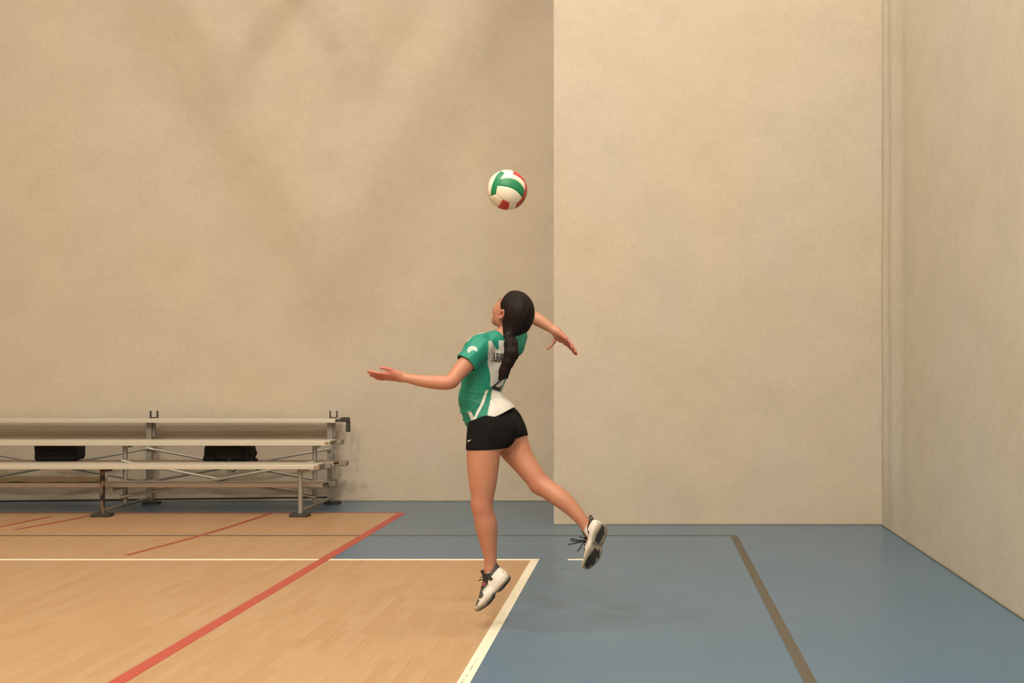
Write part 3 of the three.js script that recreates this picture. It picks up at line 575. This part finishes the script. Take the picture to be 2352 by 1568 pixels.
  const shirtTorso = blend([
    ell(chest, chestF, [.096, .165, .140]),
    cone(pt(chest, chestF, -.005, .066, .10), pt(chest, chestF, -.005, .080, -.10), .062, .062),
    ell(pt(chest, chestF, .056, -.015, 0), chestF, [.062, .10, .13]),
    ell(J(1103, 900), waistF, [.084, .15, .116]),
    cone(J(1087, 915, .02), J(1098, 960, .02), .070, .070),
    ell(J(1131, 962), hipF, [.110, .120, .156]), cone(J(1146, 955, .03), J(1147, 975, .03), .092, .094),
    cone(pt(chest, chestF, -.01, .085, .09), add(neckB, [-.005, -.014, 0]), .044, .050), cone(pt(chest, chestF, -.01, .095, -.09), add(neckB, [-.005, .002, 0]), .046, .050),
  ], .05);
  const neckCut = cone(add(neckB, [-.012, -.03, -.008]), H(-.035, -.06, 0), .047, .066);
  const hemN = unit([.40, -.915, -.05]), hemP = J(1128, 957, .05);          // downwards through the hem
  const creases = (x, y, z) => {
    const p = [x, y, z], low = sstep(1.29, 1.20, y), hem = -dot(sub(p, hemP), hemN), w = n3(x * 6, y * 6, z * 6), w2 = n3(x * 4 + 3, y * 4, z * 4 + 1);
    const fold = (v, k, ph) => Math.pow(1 - Math.abs(Math.sin(v * k + ph)), 3);
    const a = fold(x * .44 + y * .88 + z * .15, 62, w * 2.6) * sstep(.02, .09, hem), b = fold(x * -.40 + y * .915 + z * .05, 66, w * 2.2 + .8) * sstep(.16, .06, hem);
    const sl = .0026 * Math.sin((x * .7 - y * .7) * 75 + n3(x * 9, y * 9, z * 9) * 4) * sstep(1.30, 1.38, y);
    return -low * (.0062 * a * sstep(-.35, .25, w2) + .0075 * b * sstep(-.3, .2, -w2 + .1)) + sl + .004 * n3(x * 10, y * 10, z * 10);
  };
  const shirtSolid = (x, y, z) => { let d = shirtTorso(x, y, z); d = smin(d, slL(x, y, z), .045); d = smin(d, slR(x, y, z), .045); return d; };
  const jerseyCuts = (x, y, z) => {
    const p = [x, y, z]; let c = dot(sub(p, hemP), hemN) + .006 * Math.sin(x * 40 + z * 20);
    c = Math.max(c, .0 - neckCut(x, y, z));
    const a = dot(sub(p, shL), upL); if (slL(x, y, z) < .03 && a > .03) c = Math.max(c, a - .094);
    const b = dot(sub(p, shR), upR); if (slR(x, y, z) < .03 && b > .03) c = Math.max(c, b - .11);
    return c;
  };
  const jerseyOuter = (x, y, z) => shirtSolid(x, y, z) + creases(x, y, z);
  const jerseyField = (x, y, z) => { const d = jerseyOuter(x, y, z); return smax(Math.max(d, -(d + .0085)), jerseyCuts(x, y, z), .003); };
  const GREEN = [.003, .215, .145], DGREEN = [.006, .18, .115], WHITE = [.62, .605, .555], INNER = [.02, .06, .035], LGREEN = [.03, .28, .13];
  // where a point lies on the shirt: angle round the trunk from the spine (towards her left) and height along the trunk
  const spine = (x, y, z) => { const t = clamp((y - 1.17) / .22), f = t > .5 ? chestF : waistF; const c = mix3(waist, chest, clamp((y - waist[1]) / (chest[1] - waist[1]), -.6, 1.6)); const yaw = mix(20, 38, t) * RAD; const F = [-Math.cos(yaw), 0, -Math.sin(yaw)], Lf = [-Math.sin(yaw), 0, Math.cos(yaw)], q = sub([x, y, z], c); return Math.atan2(dot(q, Lf) / .15, -dot(q, F) / .10) / RAD; };
  const jerseyColor = (x, y, z, g) => {
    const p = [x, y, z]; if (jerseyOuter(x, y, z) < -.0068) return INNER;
    const th = spine(x, y, z); let c = GREEN;
    const a = dot(sub(p, shL), upL), inSl = slL(x, y, z) < .012 && a > -.005, b = dot(sub(p, shR), upR), inR = slR(x, y, z) < .012 && b > 0;
    if (inSl || inR) return GREEN;
    const hem = -dot(sub(p, hemP), hemN);                             // height above the hem
    // back panel
    let edge = 27 + 6 * sstep(1.30, 1.38, y) + 14 * sstep(.13, .02, hem) ;
    let w = sstep(edge + 1.5, edge - 1.5, Math.abs(th));
    const top = 1.444 + .046 * Math.pow(clamp((Math.abs(th) - 7) / 20), 2.4);
    w *= sstep(top + .003, top - .003, y);
    c = mix3(c, WHITE, w);
    // white tab under the collar
    const tab = sstep(9, 7.5, Math.abs(th)) * sstep(1.435, 1.44, y) * sstep(1.494, 1.491, y); c = mix3(c, WHITE, tab);
    // stripes that climb from the hem at the side
    if (hem < .17) {
      const s = th - 42 - (.09 - hem) * 330;                            // slanted coordinate
      const band = (s0, s1) => sstep(s0 - 1.2, s0 + 1.2, s) * sstep(s1 + 1.2, s1 - 1.2, s);
      c = mix3(c, DGREEN, sstep(-14, -12, s) * sstep(.15, .14, hem) * sstep(60, 50, s));
      c = mix3(c, WHITE, band(6, 17) * sstep(.140, .132, hem));
      const s2 = th - 92 + (.05 - hem) * 420; const b2 = sstep(-9, -7, s2) * sstep(9, 7, s2) * sstep(.075, .07, hem); c = mix3(c, WHITE, b2);
    }
    // white flash over the shoulders
    const top2 = dot(sub(p, chest), chestF[1]), fw = dot(sub(p, chest), chestF[0]), lt = Math.abs(dot(sub(p, chest), chestF[2]));
    const fl = sstep(-.006, -.003, fw) * sstep(.055, .05, fw) * sstep(.10, .105, top2) * sstep(.055, .06, lt) * sstep(.175, .17, lt); c = mix3(c, WHITE, fl);
    return c;
  };
  const jt = tileNoise(55), knit = tex(128, (u, v) => { const g = .5 + .5 * Math.sin(u * 6.283 * 32) * Math.sin(v * 6.283 * 32); return [g, g, g]; });
  const jerseyMat = new THREE.MeshPhysicalMaterial({ vertexColors: true, roughness: .62, sheen: .08, sheenRoughness: .5, sheenColor: new THREE.Color().setRGB(.5, .6, .55) });
  const jersey = mesh('jersey', isoMesh(jerseyField, [-.32, .98, -.36], [.26, 1.56, .36], .0030, jerseyColor), jerseyMat, person);
  // flat print laid on the cloth: each point of a flat outline is moved onto the shirt
  function print(geo, c, ax, ay, field, lift) {
    const an = cross(ax, ay), p = geo.attributes.position;
    for (let i = 0; i < p.count; i++) {
      let q = [0, 1, 2].map(k => c[k] + ax[k] * p.getX(i) + ay[k] * p.getY(i) + an[k] * .10);
      let go = 0; for (let s = 0; s < 60; s++) { const d = clamp(field(...q) - lift, -.01, .01) * .7; if (Math.abs(go + d) > .19) break; go += d; q = add(q, an, -d); if (Math.abs(d) < 1e-4) break; }
      p.setXYZ(i, ...q);
    }
    geo.computeVertexNormals(); return geo;
  }
  function shapeGrid(shapes, step) {                                  // a shape cut into small triangles, so that it can bend
    let g = new THREE.ShapeGeometry(shapes, 8).toNonIndexed(); g.deleteAttribute('uv'); g.deleteAttribute('normal');
    for (let pass = 0; pass < 7; pass++) {
      const p = g.attributes.position, out = []; let more = false;
      for (let i = 0; i < p.count; i += 3) {
        const t = [0, 1, 2].map(k => [p.getX(i + k), p.getY(i + k)]), e = [0, 1, 2].map(k => Math.hypot(t[k][0] - t[(k + 1) % 3][0], t[k][1] - t[(k + 1) % 3][1])), m = e.indexOf(Math.max(...e));
        if (e[m] > step) { const A = t[m], B = t[(m + 1) % 3], C = t[(m + 2) % 3], M = [(A[0] + B[0]) / 2, (A[1] + B[1]) / 2]; out.push(A, M, C, M, B, C); more = true; } else out.push(...t);
      }
      const n = new THREE.BufferGeometry(); n.setAttribute('position', new THREE.Float32BufferAttribute(out.flatMap(q => [q[0], q[1], 0]), 3)); g = n; if (!more) break;
    }
    return g;
  }
  const font = await new FontLoader().loadAsync('fonts/droid/droid_serif_bold.typeface.json');
  const ink = new THREE.MeshStandardMaterial({ color: new THREE.Color().setRGB(.010, .009, .009), roughness: .6, side: THREE.DoubleSide }), inkW = new THREE.MeshStandardMaterial({ color: new THREE.Color().setRGB(.62, .66, .58), roughness: .6, side: THREE.DoubleSide });
  const glyph = (ch, size, sx) => { const s = font.generateShapes(ch, size), g = shapeGrid(s, .006); g.computeBoundingBox(); const b = g.boundingBox; g.translate(-(b.min.x + b.max.x) / 2, -(b.min.y + b.max.y) / 2, 0); g.scale(sx, 1, 1); return g; };
  const onBack = (geo, px, yaw, roll) => {                 // printed about a point of the back
    const n = [Math.cos(yaw * RAD), 0, Math.sin(yaw * RAD)], ax0 = [Math.sin(yaw * RAD), 0, -Math.cos(yaw * RAD)], ay0 = [0, 1, 0];
    const ax = [0, 1, 2].map(k => ax0[k] * Math.cos(roll) + ay0[k] * Math.sin(roll)), ay = [0, 1, 2].map(k => -ax0[k] * Math.sin(roll) + ay0[k] * Math.cos(roll));
    return print(geo, px, ax, ay, jerseyOuter, .0012);
  };
  const bc = add(chest, chestF[0], -.10);
  const backAt = (l, y) => add([bc[0], 0, bc[2]], [-Math.sin(38 * RAD) * l, y, Math.cos(38 * RAD) * l]);
  const bulge = (ch, l, y, size, sx) => mesh('letter', onBack(glyph(ch, size, sx), backAt(l, y), 40, -.06), ink, jersey, 'black letter on the back');
  bulge('A', .048, 1.408, .046, .62); bulge('B', .022, 1.404, .046, .62); bulge('R', -.006, 1.402, .046, .62);
  mesh('number', onBack(glyph('2', .120, .95), backAt(-.022, 1.292), 40, -.22), ink, jersey, 'large black number on the back');
  // emblem of nested arcs on the sleeve
  {
    const c = J(1086, 806, .20), n = unit([-.10, .42, .90]), ay = unit(sub([0, 1, 0], n.map(v => v * n[1]))), ax = cross(ay, n), shapes = [];
    for (let k = 0; k < 4; k++) { const r1 = .0255 - k * .0062, r0 = r1 - .0045, s = new THREE.Shape(); const a0 = -.2, a1 = 3.95; for (let i = 0; i <= 22; i++) { const a = mix(a0, a1, i / 22); s[i ? 'lineTo' : 'moveTo'](Math.cos(a) * r1 * .96, Math.sin(a) * r1); } for (let i = 22; i >= 0; i--) { const a = mix(a0, a1, i / 22); s.lineTo(Math.cos(a) * r0 * .96, Math.sin(a) * r0); } shapes.push(s); }
    mesh('emblem', print(shapeGrid(shapes, .006), c, ax, ay, jerseyOuter, .0012), inkW, jersey, 'pale emblem of nested arcs');
  }
  // black facing inside the sleeve end
  // --- shorts ---
  const dirL = unit(sub(kneeL, hipL)), dirR = unit(sub(kneeR, hipR));
  const hemL = J(1112, 1031, .085), hemRp = J(1184, 1012, -.06), hemRd = unit([.42, -.90, .10]);
  const shortsField = (x, y, z) => {
    const p = [x, y, z], d = bodyField(x, y, z) - .0042 + .0012 * n3(x * 22, y * 22, z * 22);
    const top = dot(sub(p, hip), hipF[1]) - .052, a = legL(x, y, z), b = legR(x, y, z);
    const cl = dot(sub(p, hemL), unit([.03, -1, 0])), cr = dot(sub(p, hemRp), hemRd);
    const k = clamp((a - b) / .03 + .5), low = mix(cl, cr, k);
    return smax(Math.max(d, top), low, .003);
  };
  const shortsMat = new THREE.MeshPhysicalMaterial({ color: new THREE.Color().setRGB(.0065, .0060, .0058), roughness: .85, specularIntensity: .3, sheen: .0, sheenRoughness: .5, sheenColor: new THREE.Color().setRGB(.25, .23, .2) });
  const shorts = mesh('shorts', isoMesh(shortsField, [-.20, .85, -.24], [.26, 1.20, .26], .0035), shortsMat, person);
  {
    const s = new THREE.Shape(); s.moveTo(-.0155, -.001); s.quadraticCurveTo(-.0175, -.0085, -.009, -.0075); s.lineTo(.017, .0065); s.lineTo(-.006, -.0005); s.quadraticCurveTo(-.0125, -.0030, -.0125, .0025); s.quadraticCurveTo(-.0145, .0005, -.0155, -.001);
    const c = J(1081, 1011, .14), n = unit([-.50, 0, .86]), ay = [0, 1, 0], ax = cross(ay, n);
    mesh('check_mark', print(shapeGrid([s], .004), c, ax, ay, shortsField, .0012), new THREE.MeshStandardMaterial({ color: new THREE.Color().setRGB(.80, .76, .66), roughness: .5, side: THREE.DoubleSide }), shorts, 'small white curved check mark');
  }
  // --- hair: cap drawn back to a tie, and the ponytail ---
  const tie = J(1168, 771, .075);
  const capE = blend([ell(H(-.020, .030, 0), headF, [.1045, .094, .0835]), ell(H(-.060, -.005, .004), headF, [.070, .082, .076]), cone(H(-.075, -.030, .005), tie, .056, .016), cone(H(-.04, -.06, .03), tie, .035, .018)], .035);
  const strand = (x, y, z) => { const q = sub([x, y, z], tie), axis = unit(sub(H(.02, .05, 0), tie)), s = dot(q, axis), r = add(q, axis, -s), e1 = hL, e2 = cross(axis, hL), a = Math.atan2(dot(r, e1), dot(r, e2)); return (.0005 * Math.sin(a * 46 + 2 * n3(x * 12, y * 12, z * 12)) + .0007 * Math.sin(a * 19 + 3 * n3(x * 9, y * 9, z * 9))) * sstep(.025, .055, Math.hypot(...r)); };
  const hairField = (x, y, z) => {
    const p = sub([x, y, z], headC), f = dot(p, hF), u = dot(p, hU), l = Math.abs(dot(p, hL));
    const line = f - (.044 + .10 * (u - .06) - .2 * Math.max(0, l - .05) - 1.2 * Math.max(0, .035 - u) * .62) ;   // in front of this lies the face
    let d = smax(capE(x, y, z) + strand(x, y, z), line, .006);
    const ear = ell(H(-.008, -.014, Math.sign(dot(p, hL)) * .085), headF, [.026, .036, .03]); return smax(d, -ear(x, y, z), .006);
  };
  const hairMat = new THREE.MeshPhysicalMaterial({ color: new THREE.Color().setRGB(.012, .0078, .0058), roughness: .55, specularIntensity: .25, sheen: .0, sheenRoughness: .4, sheenColor: new THREE.Color().setRGB(.16, .10, .07) });
  const hair = mesh('hair', isoMesh(hairField, add(headC, [-.16, -.22, -.17]), add(headC, [.17, .15, .19]), .003), hairMat, person);
  const pp = [[1168, 770, .075, .020], [1174, 790, .115, .034], [1175, 812, .130, .036], [1167, 832, .135, .031], [1160, 850, .130, .024], [1155, 867, .125, .010]].map(q => [J(q[0], q[1], q[2]), q[3]]);
  const tail = blend([...pp.slice(1).map((q, i) => cone(pp[i][0], q[0], pp[i][1], q[1])), cone(J(1176, 805, .12), J(1183, 818, .13), .026, .012), cone(J(1160, 845, .13), J(1164, 866, .128), .020, .007), cone(J(1157, 848, .13), J(1146, 871, .125), .018, .004)], .014);
  const tailField = (x, y, z) => tail(x, y, z) + .0010 * Math.sin((x * .8 + z * .6 + y * .25) * 420 + 5 * n3(x * 8, y * 5, z * 8)) + .0008 * Math.sin((x * .5 - z * .8) * 300 + y * 20) + .004 * n3(x * 14, y * 8, z * 14);
  mesh('ponytail', isoMesh(tailField, add(tie, [-.12, -.28, -.08]), add(tie, [.10, .05, .14]), .0028), hairMat, hair);
  { const g = new THREE.TorusGeometry(.020, .006, 10, 28); g.applyQuaternion(new THREE.Quaternion().setFromUnitVectors(V(0, 0, 1), V(...unit(sub(pp[1][0], pp[0][0]))))); g.translate(...add(pp[0][0], sub(pp[1][0], pp[0][0]), .12)); mesh('hair_tie', g, ink, hair); }

  // --- shoes ---
  const shoeUp = new THREE.MeshPhysicalMaterial({ vertexColors: true, roughness: .55, sheen: .1 }), soleMat = new THREE.MeshStandardMaterial({ vertexColors: true, roughness: .6 }), blackR = new THREE.MeshStandardMaterial({ color: new THREE.Color().setRGB(.022, .019, .017), roughness: .65 }), laceM = new THREE.MeshStandardMaterial({ color: new THREE.Color().setRGB(.012, .014, .022), roughness: .7 }), sockM = new THREE.MeshStandardMaterial({ color: new THREE.Color().setRGB(.55, .50, .43), roughness: .9 }), pinkM = new THREE.MeshStandardMaterial({ color: new THREE.Color().setRGB(.42, .04, .07), roughness: .6 });
  // t: heel to toe, u: up from the sole, w: outwards; the outline of the sole
  const halfW = t => { const k = clamp(t / .250); return .0455 * Math.pow(Math.max(0, Math.sin(Math.PI * Math.pow(k, .92))), .33) * (1 - .26 * Math.exp(-(((k - .40) / .15) ** 2)) - .10 * sstep(.35, 0, k)); };
  const mid = t => .006 * Math.sin(clamp(t / .250) * Math.PI * 1.1) * -1;
  function shoe(heel, f, u, side, ankle, socks) {
    const Fd = unit(f), Ud = unit(add(u, Fd, -dot(u, Fd))), Wd = cross(Fd, Ud).map(v => v * side), S = (t, h, w) => [0, 1, 2].map(i => heel[i] + Fd[i] * t + Ud[i] * h + Wd[i] * w);
    const loc = (x, y, z) => { const q = sub([x, y, z], heel); return [dot(q, Fd), dot(q, Ud), dot(q, Wd)]; };
    const g = new THREE.Group(); g.name = 'shoe'; person.add(g); g.userData.label = side > 0 ? 'black and white sports shoe' : 'black and white sports shoe showing its sole';
    const spring = t => .018 * sstep(.17, .27, t) + .008 * sstep(.03, -.01, t);
    const soleTop = t => .030 + .004 * sstep(.09, .0, t) - .006 * sstep(.12, .24, t) + spring(t);
    const outline = (t, w, grow = 0) => { // signed distance-like outline
      const hw = halfW(t) + grow; const d = Math.abs(w - mid(t)) - hw; const e = Math.max(-t, t - .250); return Math.max(d * .8, e); };
    const soleField = (x, y, z) => {
      const [t, h, w] = loc(x, y, z), notch = .010 * Math.exp(-(((t - .118) / .016) ** 2)), bot = spring(t) + notch;
      const top = h - soleTop(t) - .003 * Math.sin(t * 60), ft = Math.abs(h - .014 - spring(t)) ;
      return smax(smax(outline(t, w, .004 - .35 * Math.max(0, ft - .008)), top, .006), bot - h, .009);
    };
    const curve = pts => x => { if (x <= pts[0][0]) return pts[0][1]; for (let i = 1; i < pts.length; i++) if (x <= pts[i][0]) return mix(pts[i - 1][1], pts[i][1], sstep(0, 1, (x - pts[i - 1][0]) / (pts[i][0] - pts[i - 1][0])) * .5 + .5 * (x - pts[i - 1][0]) / (pts[i][0] - pts[i - 1][0])); return pts[pts.length - 1][1]; };
    const topH = curve([[.055, .34], [.075, .19], [.088, .124], [.103, .105], [.13, .090], [.155, .077], [.198, .058], [.228, .046], [.242, .040], [.252, .030]]);
    const rim = curve([[-.01, .116], [.008, .113], [.022, .101], [.042, .094], [.062, .103], [.076, .116], [.088, .124], [.10, .2]]);
    const shell = (t, h, w, inset) => { const hw = Math.max(.004, (halfW(t) - .002) * (t < .10 ? mix(1, 1.02, sstep(.04, .10, h)) : 1) - inset), h0 = .012, tp = topH(t) - inset, a = Math.abs(w - mid(t)) / hw, b = Math.max(0, h - h0) / Math.max(.01, tp - h0); return (Math.pow(Math.pow(a, 2.3) + Math.pow(b, 2.3), 1 / 2.3) - 1) * .030; };
    const upField = (x, y, z) => {
      const [t, h, w] = loc(x, y, z); let d = shell(t, h, w, 0);
      d = smax(d, Math.max(-t - .002 + .10 * Math.max(0, h - .05), t - .249), .010);
      d = smax(d, soleTop(t) - .008 - h, .004);
      const open = Math.max(shell(t, h, w, .0044), .050 - h, t - .098, .0085 - t + .10 * Math.max(0, h - .05));
      d = smax(d, -open, .003);
      return smax(d, h - rim(t), .004);
    };
    const zig = (v, n, a) => a * (Math.abs(((v * n) % 1 + 1) % 1 - .5) * 2 - .5);
    const BL = [.018, .016, .016], WH = [.66, .62, .55], GR = [.30, .27, .235], SO = [.50, .46, .38];
    const upCol = (x, y, z) => {
      const [t, h, w] = loc(x, y, z), s01 = Math.abs(w);
      let c = WH;
      const thr = t < .062 ? .082 - .08 * t : t < .082 ? .060 + (t - .062) * .2 : t < .10 ? mix(.078, .066, (t - .082) / .018) : .066;
      if (t < .160 && h > thr) c = BL;
      else if (t > .10 && t < .162 && h > .046) c = mix3(WH, GR, sstep(.05, .062, h));
      if (t > .108 && t < .128 && h > .074 && h < .090 && s01 > .010) c = [.36, .05, .07];
      if (t > .150 + .55 * Math.max(0, .055 - h) && h > .040 + (t > .176 && t < .192 ? (t - .176) * .9 : 0) - (t > .2 ? .25 * (t - .2) : 0)) c = mix3(BL, GR, .22);
      return c;
    };
    const soleCol = (x, y, z) => { const [t, h] = loc(x, y, z); return mix3([.24, .205, .15], SO, sstep(.006, .020, h - spring(t))); };
    mesh('upper', isoMesh(upField, [0, 1, 2].map(i => Math.min(S(-.02, -.02, -.07)[i], S(.29, -.02, .07)[i], S(-.02, .15, .07)[i], S(.29, .15, -.07)[i], S(-.02, .15, -.07)[i], S(-.02, -.02, .07)[i], S(.29, -.02, -.07)[i], S(.29, .15, .07)[i])), [0, 1, 2].map(i => Math.max(S(-.02, -.02, -.07)[i], S(.29, -.02, .07)[i], S(-.02, .15, .07)[i], S(.29, .15, -.07)[i], S(-.02, .15, -.07)[i], S(-.02, -.02, .07)[i], S(.29, -.02, -.07)[i], S(.29, .15, .07)[i])), 0.0018, upCol), shoeUp, g);
    mesh('sole', isoMesh(soleField, [0, 1, 2].map(i => Math.min(...[[-.02, -.02, -.07], [.29, -.02, .07], [-.02, .07, .07], [.29, .07, -.07], [-.02, -.02, .07], [.29, .07, .07], [-.02, .07, -.07], [.29, -.02, -.07]].map(q => S(...q)[i]))), [0, 1, 2].map(i => Math.max(...[[-.02, -.02, -.07], [.29, -.02, .07], [-.02, .07, .07], [.29, .07, -.07], [-.02, -.02, .07], [.29, .07, .07], [-.02, .07, -.07], [.29, -.02, -.07]].map(q => S(...q)[i]))), .0022, soleCol), soleMat, g);
    // tread: two black rubber pads with saw-tooth edges, standing proud of the sole
    const pad = (pts) => { const s = new THREE.Shape(pts.map(p => new THREE.Vector2(p[0], p[1]))), top = shapeGrid([s], .008), p = top.attributes.position, out = [], q = [];
      const down = (t, w) => { let h = -.03; for (let i = 0; i < 40; i++) { const d = soleField(...S(t, h, w)); if (d < 2e-4) break; h += Math.max(d * .7, 2e-4); if (h > .06) break; } return h; };
      for (let i = 0; i < p.count; i++) { const t = p.getX(i), w = p.getY(i); q.push([t, w, down(t, w)]); }
      for (let i = 0; i < p.count; i += 3) for (const k of [0, 1, 2]) { const a = q[i + k]; out.push(...S(a[0], a[2] - .0022, a[1])); }
      const n = pts.length; for (let i = 0; i < n; i++) { const a = pts[i], b = pts[(i + 1) % n], ha = down(...a), hb = down(...b), A = S(a[0], ha - .0022, a[1]), B = S(b[0], hb - .0022, b[1]), A2 = S(a[0], ha + .001, a[1]), B2 = S(b[0], hb + .001, b[1]); out.push(...A, ...B, ...B2, ...A, ...B2, ...A2); }
      const G = new THREE.BufferGeometry(); G.setAttribute('position', new THREE.Float32BufferAttribute(out, 3)); G.computeVertexNormals(); return G; };
    const mat2 = blackR.clone(); mat2.side = THREE.DoubleSide;
    mesh('tread', pad([[0.004, 0.0108], [0.0198, -0.0169], [0.0203, -0.0035], [0.0541, -0.0232], [0.0556, -0.006], [0.0693, -0.0144], [0.1027, -0.0031], [0.0892, 0.026], [0.0568, 0.026], [0.0603, 0.026]]), mat2, g, 'black saw-toothed heel tread');
    mesh('tread', pad([[0.1252, 0.0069], [0.1409, -0.0159], [0.1272, -0.0238], [0.1768, -0.036], [0.1738, -0.0161], [0.2187, -0.0253], [0.2182, -0.0079], [0.240, -0.0018], [0.238, 0.0180], [0.226, 0.030], [0.1819, 0.0334], [0.1823, 0.034]]), mat2, g, 'black saw-toothed forefoot tread');
    // pull loop at the heel, laces, tongue tip
    mesh('pull_loop', tube([S(.006, .098, .0), S(-.001, .116, 0), S(-.006, .128, .0), S(-.001, .137, 0), S(.007, .136, 0), S(.010, .126, 0), S(.007, .116, 0), S(.008, .100, 0)], .0040, 40, 8), blackR, g);
    mesh('tongue', isoMesh((x, y, z) => { const [t, h, w] = loc(x, y, z), q = [Math.abs(t - .094 + (h - .11) * .45) - .002, Math.abs(h - .116) - .024, Math.abs(w) - .015]; return Math.hypot(...q.map(v => Math.max(v, 0))) + Math.min(Math.max(...q), 0) - .004; }, add(S(.09, .115, 0), [-.06, -.06, -.06]), add(S(.09, .115, 0), [.06, .06, .06]), .0025), blackR, g);
    for (let k = 0; k < 4; k++) { const t = .106 + k * .016, h = topH(.106 + k * .016) + .001; mesh('lace', tube([S(t, h - .018, .028), S(t + .003, h - .003, .015), S(t + .004, h, 0), S(t + .003, h - .003, -.015), S(t, h - .018, -.028)], .0028, 16, 6), laceM, g); }
    // short sock at the ankle
    mesh('sock', isoMesh(smaxField(cone(ankle[0], ankle[1], .0315, .031), (x, y, z) => Math.max(.06 - loc(x, y, z)[1], loc(x, y, z)[1] - (.117 - .20 * Math.max(0, loc(x, y, z)[0] - .02)))), add(ankle[0], [-.10, -.14, -.10]), add(ankle[0], [.10, .10, .10]), .003), sockM, g, 'short pale sock');
    return { g, S };
  }
  function smaxField(a, b) { return (x, y, z) => smax(a(x, y, z), b(x, y, z), .003); }
  const s1 = shoe(J(1175, 1326, .057), [-.66, -.75, .03], [-.75, .66, -.20], 1, [add(ankL, [-.003, .012, 0]), J(1126, 1328, .04)]);
  for (const e of [[[.102, .095, .0], [.098, .112, .006], [.112, .125, .010]], [[.102, .095, 0], [.112, .110, -.010], [.128, .118, -.014]]]) mesh('lace', tube(e.map(q => s1.S(...q)), .0026, 14, 6), laceM, s1.g);
  const s2 = shoe(J(1388, 1204, .14), [-.32, -.95, .0], [-.60, .14, -.79], -1, [add(ankR, [-.004, .010, 0]), J(1358, 1224, .075)]);
for (const e of [[[1347, 1242], [1338, 1240.5], [1325, 1239.5], [1312, 1237], [1310.5, 1239.5], [1314, 1241.5], [1328, 1243], [1342, 1243]], [[1346, 1243], [1334, 1244.5], [1319, 1247.5], [1305, 1250]], [[1345, 1244], [1338, 1249], [1333, 1258], [1326, 1267]], [[1347, 1239], [1340, 1235], [1331, 1232]]]) mesh('lace', tube(e.map(q => J(q[0], q[1], .062 + (1347 - q[0]) * .0006)), .0032, 24, 6), laceM, s2.g);
}

renderer.render(scene, camera);
